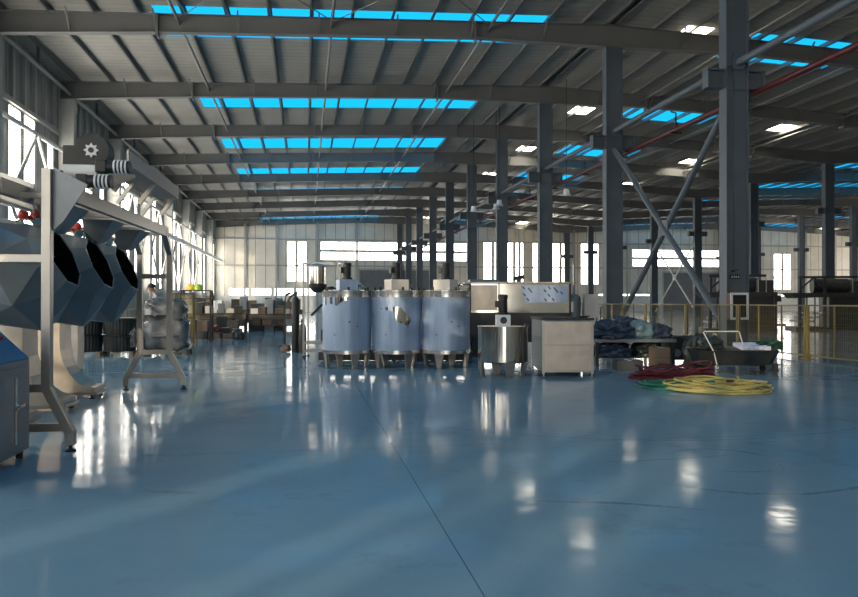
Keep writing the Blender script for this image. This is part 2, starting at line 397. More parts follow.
for k, s0 in enumerate(STRIPS + [None]):
    y1 = s0 if s0 is not None else YF + .2
    for x0, x1 in zip(xs, xs[1:]): slope_box(roof, x0, x1, y, y1, .04)
    if s0 is None: break
    for x0, x1 in zip(xs, xs[1:]):
        if not any(c[0] <= (x0 + x1) / 2 <= c[1] for c in (cellsx if k > 3 else cellsx[:4])): slope_box(roof, x0, x1, s0, s0 + 3.0, .04)
        elif any(c[0] <= (x0 + x1) / 2 <= c[1] and c[2] == 'w' for c in cellsx): slope_box(roof, x0, x1, s0 + (1.5 if k == 4 else 0), s0 + (3.0 if k == 4 else 1.5), .04)
    y = s0 + 3.0
roof.build('ceiling', 'roof')['kind'] = 'structure'
SIDE = {'b': 'blue', 'w': 'clear white'}
WHERE = ['between window wall and ridge', 'just past the ridge', 'midway down the far slope', 'at the foot of the far slope',
         'on the farther gable near slope', 'past the farther gable ridge', 'beyond the farther gable ridge', 'at the farther gable foot']
for k, s0 in enumerate(STRIPS):
    for j, (x0, x1, t) in enumerate(cellsx):
        if k < 4 and j > 3: continue
        b = MB(); slope_box(b, x0 - .02, x1 + .02, s0 + (1.48 if t == 'w' and k != 4 else -.02), s0 + (1.52 if t == 'w' and k == 4 else 3.02), .02, .045)
        o = b.build('skylight_panel', 'sky_blue' if t == 'b' else 'sky_white')
        row = '%s row from the front' % ORD[k - 4] if k >= 4 else '%s row behind the camera' % ORD[3 - k]
        tag(o, '%s roof skylight %s, %s' % (SIDE[t], WHERE[j], row), 'skylight', 'skylight strips in the metal roof' if k >= 4 else 'skylights behind the camera')

# portal frames: tapered I rafters
def rafter(name, x0, ridge, x1, y):
    h0, h1 = ridge - x0, x1 - ridge
    st = [(x0, .77), (x0 + h0 * .253, .64), (ridge - h0 * .242, .60), (ridge, .86), (ridge + h1 * .242, .60), (ridge + h1 * .747, .64), (x1, .77)]
    b = MB(); T = .022
    for (xa, da), (xb, db) in zip(st, st[1:]):
        for (oa, ob, ta, tb, hw) in ((0, 0, -T, -T, .15), (-da, -db, -da + T, -db + T, .15), (0, 0, -da, -db, .012)):
            za0, zb0, za1, zb1 = top_z(xa) + oa, top_z(xb) + ob, top_z(xa) + ta, top_z(xb) + tb
            b.add([(xa, y - hw, za0), (xb, y - hw, zb0), (xb, y + hw, zb0), (xa, y + hw, za0), (xa, y - hw, za1), (xb, y - hw, zb1), (xb, y + hw, zb1), (xa, y + hw, za1)],
                  [(0, 3, 2, 1), (4, 5, 6, 7), (0, 1, 5, 4), (1, 2, 6, 5), (2, 3, 7, 6), (3, 0, 4, 7)])
    for x, d in st[1:3] + st[4:6]: b.box(x - .03, x + .03, y - .18, y + .18, top_z(x) - d - .14, top_z(x))
    for k in range(1, 8):                     # flange braces
        for a, h in ((x0, h0), (ridge, h1)):
            x = a + h * k / 8; b.bar((x, y - .02, top_z(x) - .62), (x, y - .55, top_z(x) + .0), .05)
    return b.build(name, 'rafter')
for n in range(-1, 10):
    fr = ('%s grey tapered roof rafter from the front, over the middle columns' % ORD[n] if n >= 0 else 'grey tapered roof rafter before all the others, above the frame')
    o = rafter('roof_rafter', -10.6, RIDGE, VALLEY, FY(n)); tag(o, fr, 'rafter', 'rafters of the main roof gable', 'thing')
    if n >= 1:
        o = rafter('roof_rafter', VALLEY + .01, RIDGE2, XR - .1, FY(n)); tag(o, '%s grey tapered rafter of the farther roof gable, counted from the front' % ORD[n - 1], 'rafter', 'rafters of the farther roof gable', 'thing')

# purlins: Z sections, each running the whole length
def purlin(x, i, gable):
    z = top_z(x) + .025; b = MB(); y0, y1 = -6 if gable == 1 else 20, YF
    b.box(x - .012, x + .012, y0, y1, z, z + .21); b.box(x, x + .075, y0, y1, z + .19, z + .215); b.box(x - .075, x, y0, y1, z, z + .02)
    o = b.build('roof_purlin', 'purlin')
    w = ('%s steel roof purlin from the window wall, running the length of the hall' % ORD[i]) if gable == 1 else ('%s steel roof purlin past the valley, of the farther gable' % ORD[i])
    tag(o, w, 'purlin', 'purlins under the main roof gable' if gable == 1 else 'purlins under the farther roof gable', 'thing')
i = 0; x = -9.95
while x < VALLEY - .3:
    if abs(x - RIDGE) < .6:
        purlin(RIDGE - .17, i, 1); i += 1; purlin(RIDGE + .17, i, 1)
    else: purlin(x, i, 1)
    i += 1; x += 1.45
b = MB().box(RIDGE - .09, RIDGE + .09, -6, YF, top_z(RIDGE) + .17, top_z(RIDGE) + .19)  # black box stands in for the shade in the open ridge gap
tag(b.build('ridge_gap_shade', 'black'), 'black strip standing for the shaded gap between the two ridge purlins', 'strip', kind='thing')
i = 0; x = VALLEY + .7
while x < XR - .5: purlin(x, i, 2); i += 1; x += 1.45
# round ties under the purlins
for i, x in enumerate((-4.3, .9, 6.6, 16.5, 22.2, 27.5)):
    b = MB().cyl((x, 10.3, top_z(x) - .3), (x, YF, top_z(x) - .3), .055, n=12)
    tag(b.build('tie_pipe', 'purlin', smooth=True), '%s round tie pipe under the roof purlins, counted from the window wall' % ORD[i], 'pipe', 'tie pipes between rafters', 'thing')

for i, (xa, xb) in enumerate(((-4.3, .9), (.9, 6.6), (16.5, 22.2))):
    for j, (p, q) in enumerate(((xa, xb), (xb, xa))):
        b = MB().cyl((p, FY(0) + .16, top_z(p) - .12 - .06 * j), (q, FY(1) - .16, top_z(q) - .12 - .06 * j), .018, n=6)
        tag(b.build('brace_rod', 'purlin'), 'thin %s roof brace rod of the %s crossed pair in the front bay' % (('rising', 'falling')[j], ORD[i]), 'rod', 'roof brace rods', 'thing')

# columns
def h_column(x, y, z1, m, d=.66, w=.36, plates=True):
    b = MB(); t = .03
    b.box(x - d / 2, x - d / 2 + t, y - w / 2, y + w / 2, 0, z1); b.box(x + d / 2 - t, x + d / 2, y - w / 2, y + w / 2, 0, z1)
    b.box(x - d / 2 + t, x + d / 2 - t, y - w / 2 + .07, y - w / 2 + .09, 0, z1); b.box(x - d / 2 + t, x + d / 2 - t, y + w / 2 - .09, y + w / 2 - .07, 0, z1)
    if plates:
        b.box(x - d / 2 - .08, x + d / 2 + .08, y - w / 2 - .08, y + w / 2 + .08, 0, .03)
        for zz in (7.0, 7.62): b.box(x - d / 2 + t, x + d / 2 - t, y - w / 2 + .01, y + w / 2 - .01, zz, zz + .02)
    return b
def corbel(x, y, z0, z1, reach, m, r, w=.3):
    for sgn in (-1, 1):
        b = MB(); a, c = x + sgn * .33, x + sgn * (.33 + reach)
        lo, hi = min(a, c), max(a, c)
        b.box(lo, hi, y - w / 2, y + w / 2, z1 - .03, z1); b.box(lo, hi, y - .015, y + .015, z0 + .02, z1 - .03); b.box(lo, hi, y - w / 2, y + w / 2, z0, z0 + .025)
        b.box(c - .015, c + .015, y - w / 2, y + w / 2, z0, z1); b.build('corbel', m, r)
for n in range(0, 10):
    r = thing('steel_column', ('blue grey steel column carrying the red framed cabinet, first of the middle row' if n == 0 else
              '%s blue grey steel column of the middle row, counted from the red framed cabinet' % ORD[n]), 'column', (0, 0, 0), 0, 'columns of the middle row', 'thing')
    h_column(RIDGE, FY(n), top_z(RIDGE) - .86, 'column').build('shaft', 'column', r)
    corbel(RIDGE, FY(n), 7.05, 7.55, .5, 'column', r)
for n in range(1, 9):
    r = thing('wall_column', '%s pale grey steel column along the window wall, counted from the front' % ORD[n - 1], 'column', (0, 0, 0), 0, 'columns along the window wall', 'thing')
    h_column(-10.3, FY(n), top_z(-10.3) - .77, 'leftcol', .6, .4).build('shaft', 'leftcol', r)
    b = MB(); b.box(-10.02, -9.97, FY(n) - .2, FY(n) + .2, 9.6, 9.9); b.build('splice_plate', 'leftcol', r)
for n in range(2, 10):
    r = thing('steel_column', '%s blue grey steel column of the far row beyond the fence' % ORD[n - 2], 'column', (0, 0, 0), 0, 'columns of the far row', 'thing')
    h_column(VALLEY, FY(n), top_z(VALLEY) - .77, 'column').build('shaft', 'column', r)
    corbel(VALLEY, FY(n), 6.9, 7.3, .5, 'column', r)
for n in range(4, 10):
    r = thing('steel_column', '%s grey steel column of the last row, under the farther gable ridge' % ORD[n - 4], 'column', (0, 0, 0), 0, 'columns under the farther ridge', 'thing')
    h_column(RIDGE2, FY(n), top_z(RIDGE2) - .86, 'column').build('shaft', 'column', r)
    corbel(RIDGE2, FY(n), 6.9, 7.3, .5, 'column', r)
# struts between columns
for n in range(-1, 9):
    b = MB().cyl((RIDGE, FY(n) + .2, 7.72), (RIDGE, FY(n + 1) - .2, 7.72), .1, n=14)
    for yy in (FY(n) + .22, FY(n + 1) - .22): b.cbox((RIDGE, yy, 7.68), (.3, .04, .3))
    tag(b.build('column_strut', 'column', smooth=True), ('grey strut pipe reaching the red cabinet column from out of the frame' if n < 0 else 'grey strut pipe between the %s and %s columns of the middle row' % (ORD[n], ORD[n + 1])), 'strut', 'strut pipes along the middle row', 'thing')
for n in range(1, 8):
    b = MB().cyl((-10.15, FY(n) + .2, 10.35), (-10.15, FY(n + 1) - .2, 10.35), .09, n=12); b.box(-10.2, -10.1, FY(n) + 3.9, FY(n) + 4.0, 10.4, 11.2)
    tag(b.build('eave_strut', 'rafter', smooth=True), 'grey eave pipe high on the window wall, %s bay from the front' % ORD[n - 1], 'strut', 'eave pipes along the window wall', 'thing')
def xbrace(name, x, ya, yb, z0, z1, r, m, lab, kid='brace_bar'):
    t = thing(name, lab, 'brace', kind='thing')
    MB().cyl((x - r * .0, ya, z0), (x, yb, z1), r, n=14).build(kid, m, t, smooth=True)
    MB().cyl((x + r * .9, ya, z1), (x + r * .9, yb, z0), r, n=14).build(kid, m, t, smooth=True)
    g = MB(); g.cbox((x, (ya + yb) / 2, (z0 + z1) / 2), (.04, .6, .5)); g.build('gusset_plate', m, t)
    return t
xbrace('cross_brace', RIDGE, FY(0) + .17, FY(1) - .17, .35, 7.0, .1, 'column', 'big grey pipe cross brace between the first two columns of the middle row')
xbrace('cross_brace', VALLEY, FY(5) + .17, FY(6) - .17, .3, 6.7, .07, 'whitepaint', 'thin pale cross brace between far row columns, seen through the big brace')
for n in (1, 3, 4, 5, 6):
    t = thing('wall_brace', 'white inverted V brace against the windows, %s braced bay of the window wall' % ORD[(1, 3, 4, 5, 6).index(n)], 'brace', group='white braces along the window wall', kind='thing')
    MB().cyl((-10.2, FY(n) + .2, 7.7), (-10.2, FY(n + 1) - .2, 7.7), .09, n=12).build('rail', 'whitepaint', t, smooth=True)
    ym = FY(n) + 4
    for sgn in (-1, 1):
        MB().cyl((-10.2, ym + sgn * .15, 7.6), (-10.2, ym + sgn * 2.6, 4.9), .07, n=10).build('diagonal', 'whitepaint', t, smooth=True)
        MB().cyl((-10.2, ym + sgn * 3.7, 5.9), (-10.2, ym + sgn * .3, 2.6), .06, n=10).build('diagonal', 'whitepaint', t, smooth=True)
b = MB(); b.box(-9.95, -9.75, FY(4) + 1, YF - .3, 5.95, 6.2); b.box(-10.02, -9.7, FY(4) + 1, YF - .3, 6.2, 6.23)
tag(b.build('crane_rail', 'whitepaint'), 'long white rail running along the window wall at half height', 'rail', kind='thing')
# red sprinkler main and its hangers
t = thing('sprinkler_pipe', 'long dark red fire main hung beside the middle columns', 'pipe', kind='thing')
MB().cyl((12.05, 7, 6.95), (12.05, YF - .4, 6.95), .09, n=14).build('pipe', 'darkred', t, smooth=True)
for n in range(0, 9):
    for dy in (.3, 4.2):
        b = MB(); y = FY(n) + dy
        b.bar((12.05, y, 6.84), (12.05, y, 7.5), .035); b.bar((11.85, y, 6.84), (12.25, y, 6.84), .05); b.bar((12.05, y, 7.5), (11.86, y, 7.54), .035); b.bar((12.22, y, 6.85), (12.0, y, 7.35), .03)
        b.build('hanger', 'black', t)
for i, (x, y, z, wh) in enumerate(((10.6, 40.2, 6.5, 'second'), (10.2, 38.0, 6.4, 'third'), (12.3, 33.5, 6.35, 'fourth'), (9.6, 41.5, 6.5, 'fifth'))):
    t = thing('high_bay_lamp', 'small white high bay lamp hanging by the middle columns, %s of four' % ORD[i], 'lamp', (x, y, z), group='white lamps hung by the middle columns')
    MB().lathe([(.02, .32), (.13, .3), (.15, .1), (.22, 0), (.0, .02)], 16).build('lamp_shade', 'white', t, smooth=True)
    MB().cyl((0, 0, .3), (0, 0, sheet_z(x) - z), .015, n=6).build('suspension_rod', 'black', t)

#PART2
# ================================================================== foreground machine line (layout units, scaled by S)
# overhead feeding frame
t = thing('feeding_gantry', 'tall stainless feeding frame on splayed legs carrying chutes over the faceted drums', 'machine frame', U(-2.98, 8.4), -.048)
for y in (0, 5.6):
    for sx in (-1, 1):
        b = MB(); w = .095
        top = (3.02 if sx > 0 else 2.5) if y == 0 else 2.5; q = 1 if y or sx > 0 else 2.1
        b.bar((q * sx * .26, y, .66), (q * sx * .26, y, top), w, up=(0, 1, 0)); b.bar((q * sx * .26, y, .68), (q * sx * .5, y, .2), w, up=(0, 1, 0)); b.bar((q * sx * .5, y, .23), (q * sx * .5, y, .07), w, up=(0, 1, 0))
        if y: b.bar((sx * .26, y, 2.47), (sx * .26, y - .45, 2.86), w, up=(1, 0, 0))
        leg = b.build('leg', 'steel', t, sc=S, bevel=.004)
        MB().lathe([(.055, 0), (.055, .015), (.02, .03), (.02, .08)], 14, (q * sx * .5, y, 0)).build('foot', 'rubber', leg, smooth=True, sc=S)
    for z in (2.06, .68, .26): 
        x = .26 if z > .5 else .46
        MB().bar((-x * (1 if y else 2.1), y, z), (x, y, z), .07, .085).build('crossbar', 'steel', t, sc=S, bevel=.003)
for sx in (-1, 1): MB().box(sx * .26 - .04, sx * .26 + .04, .05, 5.35, 2.76, 2.93).build('side_rail', 'steel', t, sc=S, bevel=.004)
for k in range(6): MB().bar((-.22, .5 + k * .95, 2.80), (.22, .5 + k * .95, 2.80), .06).build('cross_member', 'steel', t, sc=S)
MB().prism([(.31, 3.04), (.66, 2.86), (.42, 2.47), (.31, 2.36)], 'y', .02, .05).build('end_plate', 'greysheet', t, sc=S)
MB().cyl((.39, .01, 3.0), (.39, .06, 3.0), .012).build('bolt', 'black', t, sc=S)
def chute(y):
    b = MB(); T = [(-.26, y - .30), (.16, y - .30), (.16, y + .26), (-.26, y + .26)]; B = [(-.30, y + .02), (-.12, y + .02), (-.12, y + .22), (-.30, y + .22)]
    for off, rev in ((0, 0), (.02, 1)):
        tt = [(x * (1 - off), yy + (off if yy < y else -off), 2.76) for x, yy in T]; bb = [(x, yy + (off if yy < y else -off), 2.46) for x, yy in B]
        b.add(tt + bb, [(0, 1, 5, 4), (1, 2, 6, 5), (2, 3, 7, 6), (3, 0, 4, 7)])
    return b
for y in (1.35, 2.9, 4.35): chute(y).build('chute', 'greysheet', t, sc=S)

# vibrating feeder trough above the gantry
t = thing('feeder_trough', 'upper stainless feeder trough with motors resting on top of the feeding frame', 'conveyor', U(-2.50, 8.5, 2.93), -.03)
b = MB(); b.box(.02, .05, .6, 3.5, .30, .46); b.box(.40, .43, .6, 3.5, .30, .46); b.box(.02, .43, .6, 3.5, .28, .31); b.build('trough', 'steel', t, sc=S, bevel=.003)
for y in (.8, 2.0, 3.3): 
    for x in (-.08, .2): MB().bar((x, y, 0), (x + .22, y, .31), .05).build('support', 'steel', t, sc=S)
MB().cyl((-.17, .2, .12), (.20, .2, .12), .078, n=24).build('roller', 'white', t, smooth=True, sc=S)
b = MB().cyl((.10, .30, .38), (.10, .52, .38), .19, n=24); b.box(-.22, .14, .34, .6, .2, .44); g = b.build('gearbox', 'darksteel', t, smooth=True, sc=S)
vs = []
for k in range(16): a = math.pi * k / 8; rr = .085 if k % 2 == 0 else .055; vs.append((.10 + rr * math.cos(a), .38 + rr * math.sin(a)))
MB().prism(vs, 'y', .285, .30).build('sprocket', 'white', g, sc=S)
MB().cyl((.10, .275, .38), (.10, .285, .38), .03).build('hub', 'black', g, sc=S)
for (x, y, z) in ((.32, .15, .17), (.17, -.02, -.02)):
    m = MB().cyl((x, y, z), (x + .24, y, z), .07, n=18).build('motor', 'black', t, smooth=True, sc=S)
    for k in range(4): MB().cyl((x + .07 + k * .04, y, z), (x + .088 + k * .04, y, z), .08, n=18).build('cooling_fin', 'white', m, smooth=True, sc=S)
    MB().cbox((x - .06, y, z), (.12, .14, .14)).build('gear_head', 'darksteel', m, sc=S, bevel=.01)
MB().prism([(.12, -.02), (.5, .12), (.5, .16), (.08, .18)], 'y', .58, .6).build('cover_plate', 'satin', t, sc=S)
# second trough, towards the windows
t = thing('infeed_tray', 'grey sloping infeed tray at the window side of the feeding frame', 'conveyor', U(-3.55, 7.7, 2.55), -.05)
b = MB(); b.prism([(-.5, .42), (.34, .12), (.34, .10), (-.5, .38)], 'y', 0, 1.5); b.build('tray_floor', 'greysheet', t, sc=S)
for y in (0, 1.47): MB().prism([(-.5, .72), (.36, .42), (.36, .08), (-.5, .3)], 'y', y, y + .03).build('side_plate', 'greysheet', t, sc=S)
for x, y in ((-.47, .1), (-.47, 1.4)): MB().bar((x, y, -2.55), (x, y, .35 - x * .4 - .2), .05).build('support_leg', 'steel', t, sc=S)

# octagonal tumbling drums
def drum():
    t = thing('tumbling_drum', 'faceted stainless tumbling drum', 'drum machine')
    mtx = Matrix.Translation((0, 0, 2.15)) @ Matrix.Rotation(R(-4), 4, 'Z') @ Matrix.Rotation(R(-23), 4, 'Y')
    n = 8
    rings = [(0, .40, 0), (-.15, .50, 0), (-.52, .78, .5), (-1.08, .46, 0)]
    vs, fs = [], []
    for x, r, h in rings:
        for k in range(n): a = 2 * math.pi * (k + h) / n + R(11); vs.append((x, r * math.cos(a), r * math.sin(a)))
    for k in range(n):
        q = (k + 1) % n
        fs += [(k, q, n + q, n + k), (n + k, n + q, 2 * n + k), (n + q, 2 * n + q, 2 * n + k), (2 * n + k, 2 * n + q, 3 * n + q), (2 * n + k, 3 * n + q, 3 * n + k)]
    fs.append(tuple(range(3 * n, 4 * n)))
    d = MB().add(vs, fs, mtx).build('drum_shell', 'drum', t, sc=S)
    vi = []
    for x, r, h in ((-.004, .385, 0), (-.16, .44, 0), (-.52, .62, .5), (-1.0, .36, 0)):
        for k in range(n): a = 2 * math.pi * (k + h) / n + R(11); vi.append((x, r * math.cos(a), r * math.sin(a)))
    MB().add(vi, fs, mtx).build('drum_interior', 'inner', d, sc=S)
    rim = MB()
    for k in range(n):
        a, c = 2 * math.pi * k / n + R(11), 2 * math.pi * (k + 1) / n + R(11)
        rim.bar(mtx @ Vector((.0, .395 * math.cos(a), .395 * math.sin(a))), mtx @ Vector((0, .395 * math.cos(c), .395 * math.sin(c))), .014)
    rim.build('mouth_rim', 'greysheet', d, sc=S)
    for k in range(3): MB().add(*flight(k), mtx).build('mixing_flight', 'inner', d, sc=S)
    # spray head with its red caps over the mouth
    a = MB().tube([mtx @ Vector(p) for p in ((-.3, -.1, .60), (-.2, -.14, .59), (.02, -.12, .50), (.04, -.04, .32))], .02, 8); a.tube([mtx @ Vector(p) for p in ((-.25, .05, .62), (-.1, .06, .62), (.06, .0, .48))], .018, 8)
    s_ = a.build('spray_arm', 'mirror', t, smooth=True, sc=S)
    for p in ((-.20, -.14, .585), (-.07, -.12, .55)): 
        MB().lathe([(.05, 0), (.062, .02), (.058, .08), (.03, .105), (0, .108)], 14, mtx @ Vector(p)).build('red_cap', 'red', s_, smooth=True, sc=S)
    MB().cyl(mtx @ Vector((-.10, -.10, .56)), mtx @ Vector((-.04, -.2, .46)), .06, n=14).build('nozzle_block', 'mirror', s_, smooth=True, sc=S)
    # curved stand
    prof = [(-1.5, 1.55), (-1.05, 1.55), (-1.05, .95)]
    for k in range(9):
        u = k / 8; a = math.pi / 2 * u; prof.append((-1.05 + .55 * (1 - math.cos(a)), .18 + .77 * (1 - math.sin(a))))
    prof += [(-.5, .1), (-1.5, .1)]
    st = MB().prism(prof, 'y', .02, .62).build('curved_stand', 'satin', t, sc=S)
    MB().box(-1.55, -.46, .0, .64, .06, .11).build('base_plate', 'steel', t, sc=S, bevel=.003)
    for x in (-1.45, -.56):
        for y in (.06, .56): MB().lathe([(.05, 0), (.05, .012), (.018, .025), (.018, .07)], 12, (x, y, 0)).build('foot', 'rubber', t, smooth=True, sc=S)
    MB().cyl(mtx @ Vector((-1.35, 0, 0)), mtx @ Vector((-1.07, 0, 0)), .13, n=18).build('drive_shaft', 'steel', t, smooth=True, sc=S)
    MB().box(-1.62, -1.15, -.15, .5, 1.5, 1.95).build('drive_housing', 'greysheet', t, sc=S, bevel=.008)
    return t
def flight(k):
    a = 2 * math.pi * k / 3 + .3; c, s_ = math.cos(a), math.sin(a); vs = []
    for x, r in ((-.14, .41), (-.5, .57), (-.5, .45), (-.14, .32)):
        for e in (-.008, .008): vs.append((x, r * c - e * s_, r * s_ + e * c))
    return vs, [(0, 2, 4, 6), (7, 5, 3, 1), (0, 1, 3, 2), (2, 3, 5, 4), (4, 5, 7, 6), (6, 7, 1, 0)]
d0 = drum()
for i, (x, y, lab) in enumerate(((-2.98, 9.75, 'faceted tumbling drum nearest the control cabinet, partly behind the bright frame leg'), (-2.95, 11.3, 'faceted tumbling drum in the middle of the row of three'),
                                 (-2.92, 12.8, 'faceted tumbling drum at the far end of the row, before the ribbed bins'))):
    if i == 0: d0.location = U(x, y); d0['label'] = lab; d0['group'] = 'row of tumbling drums'
    else: dup(d0, U(x, y), 0, lab)
# panel standing beyond the drums
t = thing('machine_panel', 'plain pale steel panel standing on the floor beyond the tumbling drums', 'panel', U(-5.45, 17.6), -.1)
MB().box(-.45, .4, 0, .35, .06, 1.5).build('sheet', 'satin', t, sc=S, bevel=.006)
for x in (-.4, .35): MB().box(x - .04, x + .04, .1, .2, 0, .06).build('foot', 'black', t, sc=S)

# control cabinet
t = thing('control_cabinet', 'stainless control cabinet with a sloping blue panel beside the tall frame', 'cabinet', U(-2.83, 8.2), .0)
MB().prism([(-.62, .08), (0, .08), (0, 1.0), (-.42, 1.42), (-.62, 1.42)], 'y', -1.5, 0).build('body', 'greysheet', t, sc=S, bevel=.004)
MB().add([(.005, -1.45, 1.02), (.005, -.03, 1.02), (-.41, -.03, 1.435), (-.41, -1.45, 1.435), (-.01, -1.45, .99), (-.01, -.03, .99), (-.43, -.03, 1.41), (-.43, -1.45, 1.41)],
         [(0, 1, 2, 3), (7, 6, 5, 4), (0, 4, 5, 1), (1, 5, 6, 2), (2, 6, 7, 3), (3, 7, 4, 0)]).build('control_panel', 'bluepanel', t, sc=S)
d = MB().box(0, .02, -1.40, -.08, .15, .94).build('door', 'greysheet', t, sc=S, bevel=.003)
b = MB().box(.02, .035, -.46, -.42, .2, .85); b.box(.03, .06, -.46, -.28, .55, .58); b.cyl((.02, -.44, .56), (.05, -.44, .56), .03); b.build('handle', 'mirror', d, sc=S)
for y, m_, nm in ((-.28, 'red', 'push_button'), (-.42, 'green', 'push_button'), (-.56, 'black', 'selector_knob')):
    MB().cyl((-.2, y, 1.22), (-.165, y, 1.255), .028, n=14).build(nm, m_, t, smooth=True, sc=S)
for y in (-1.4, -.1):
    for x in (-.55, -.06): MB().cyl((x, y, 0), (x, y, .08), .035, n=12).build('foot', 'rubber', t, sc=S)

# ================================================================== mixing tanks
def on_cyl(cols, r, e=.004):
    """a patch lying on a cylinder: cols = (angle, z low, z high)"""
    vs, fs = [], []
    for a, z0, z1 in cols:
        for rr in (r, r + e):
            for z in (z0, z1): vs.append((rr * math.cos(a), rr * math.sin(a), z))
    for i in range(len(cols) - 1):
        o, q = i * 4, i * 4 + 4
        fs += [(o + 2, q + 2, q + 3, o + 3), (o, o + 1, q + 1, q), (o, q, q + 2, o + 2), (o + 1, o + 3, q + 3, q + 1)]
    fs += [(0, 2, 3, 1), (len(cols) * 4 - 4, len(cols) * 4 - 3, len(cols) * 4 - 1, len(cols) * 4 - 2)]
    return MB().add(vs, fs)
def tapered_leg(a, r, z, w0, w1, d=.05):
    c, s_ = math.cos(a), math.sin(a); T = lambda u, v, zz: (u * c - v * s_, u * s_ + v * c, zz); vs = []
    for zz, w, rr in ((z, w0, r), (.0, w1, r - .05)):
        vs += [T(rr - d, -w / 2, zz), T(rr + .015, -w / 2, zz), T(rr + .015, w / 2, zz), T(rr - d, w / 2, zz)]
    return MB().add(vs, [(0, 1, 2, 3), (7, 6, 5, 4), (0, 4, 5, 1), (1, 5, 6, 2), (2, 6, 7, 3), (3, 7, 4, 0)])
def agitator(t, z, boxm, w=.46, h=.25, mh=.42, hole=False):
    mb = MB().box(-w / 2, w / 2, -w / 2, w / 2, z, z + h).build('gearbox_mount', boxm, t, sc=S, bevel=.006)
    if hole: MB().cyl((0, -w / 2 - .006, z + h * .5), (0, -w / 2 + .03, z + h * .5), .075, n=18).build('port_hole', 'black', mb, sc=S)
    b = MB().lathe([(.13, 0), (.13, .05), (.095, .06), (.095, mh * .75), (.11, mh * .76), (.11, mh - .02), (.08, mh), (0, mh)], 18, (0, 0, z + h)); b.box(-.17, -.08, -.07, .07, z + h + .16, z + h + .30)
    m_ = b.build('motor', 'black', t, smooth=True, sc=S)
    for k in range(5): MB().lathe([(.096, 0), (.108, .005), (.108, .02), (.096, .025)], 18, (0, 0, z + h + .1 + k * .04)).build('cooling_fin', 'black', m_, sc=S)
def tank(lab, x, y, rot, patch, boxm):
    t = thing('mixing_tank', lab, 'tank', U(x, y), -.1665 + rot, 'film wrapped mixing tanks'); r = .595
    MB().lathe([(0, .30), (r - .02, .345), (r, .36), (r, 1.80)], 64).build('vessel', 'film', t, smooth=True, sc=S)
    MB().lathe([(r, .345), (r + .006, .345), (r + .006, .43), (r, .43)], 64).build('bottom_band', 'rim', t, smooth=True, sc=S)
    MB().lathe([(r, 1.71), (r + .006, 1.71), (r + .006, 1.83), (r + .008, 1.84), (r + .008, 1.865), (r * .9, 1.87), (.25, 1.90), (0, 1.90)], 64).build('lid', 'rim', t, smooth=True, sc=S)
    for k in range(6):
        a = k * math.pi / 3 + .4; MB().cbox(((r - .04) * math.cos(a), (r - .04) * math.sin(a), 1.9), (.05, .05, .10)).build('lid_clamp', 'darksteel', t, sc=S, bevel=.004)
    for k in range(4): tapered_leg(R(280 - 90 * k) , r - .03, .40, .24, .11).build('leg', 'satin', t, sc=S)
    agitator(t, 1.89, boxm)
    MB().tube([(.3, .1, 1.89), (.3, .1, 2.0), (.38, .1, 2.03), (.44, .1, 1.99)], .03, 10).build('inlet_pipe', 'mirror', t, smooth=True, sc=S)
    for cols in patch:
        on_cyl([(R(-90) + math.asin(max(-.99, min(.99, px / 25.2))) - rot, z0, z1) for px, z0, z1 in cols], r).build('bare_patch', 'mirror', t, smooth=True, sc=S)['label'] = 'bare steel where the film is torn off'
    b = MB()
    for k, (aa, zz, s_) in enumerate(((10, 1.1, .03), (28, 1.0, .02), (-25, .8, .018))): b = MB(); b.add(*[q for q in (on_cyl([(R(-90 + aa) - rot, zz, zz + s_), (R(-90 + aa + 2) - rot, zz - .01, zz + s_ + .01), (R(-90 + aa + 4) - rot, zz, zz + s_)], r, .005).v, on_cyl([(0, 0, 1), (1, 0, 1), (2, 0, 1)], 1).f)]); b.build('film_mark', 'film_dark', t, sc=S)
    return t
tank('film wrapped mixing tank beside the gas cylinders, film torn at its upper edge', 1.0, 18.1, .3,
     [[(-24.6, 1.58, 1.72), (-20, 1.52, 1.72), (-14, 1.55, 1.72), (-8, 1.50, 1.72), (-2, 1.60, 1.72), (4, 1.64, 1.72), (18, 1.69, 1.72)]], 'film')
tank('middle film wrapped mixing tank with a large bare steel tear on its front', 2.2, 17.92, .45,
     [[(-15, 1.43, 1.45), (-9, 1.40, 1.47), (-1, 1.33, 1.48), (1, 1.15, 1.48), (5, 1.07, 1.48), (8, 1.06, 1.38), (11, 1.03, 1.28), (14, 1.06, 1.22), (15.5, 1.13, 1.17)]], 'beige')
tank('film wrapped mixing tank next to the long stainless mixer', 3.4, 17.74, -.5, [], 'beige')
t = thing('pipe_skid', 'low black skid with pipes on the floor behind the film wrapped tanks', 'skid', U(2.3, 19.35), -.1665)
MB().box(-2.0, 2.1, 0, .8, .04, .26).build('skid_frame', 'darksteel', t, sc=S)
for k in range(3): MB().cyl((-1.9, .15 + k * .25, .33), (2.0, .15 + k * .25, .33), .07, n=12).build('pipe', 'black' if k else 'bluepanel', t, True, sc=S)
for x in (-1.8, 0, 1.9): MB().box(x - .05, x + .05, .05, .75, 0, .04).build('foot', 'black', t, sc=S)
# small stainless tank
t = thing('mixing_tank', 'small bare stainless tank with a white gearbox in front of the mixer', 'tank', U(4.19, 15.32), -.1665)
MB().lathe([(0, .28), (.5, .30), (.535, .33), (.535, 1.05), (.55, 1.05), (.55, 1.075), (0, 1.09)], 56).build('vessel', 'mirror', t, smooth=True, sc=S)
for k in range(4): tapered_leg(R(282 - 90 * k), .51, .36, .25, .12).build('leg', 'satin', t, sc=S)
agitator(t, 1.085, 'white', .30, .23, .44, True)
MB().cbox((.47, -.18, 1.1), (.04, .05, .07)).build('lid_clamp', 'black', t, sc=S)

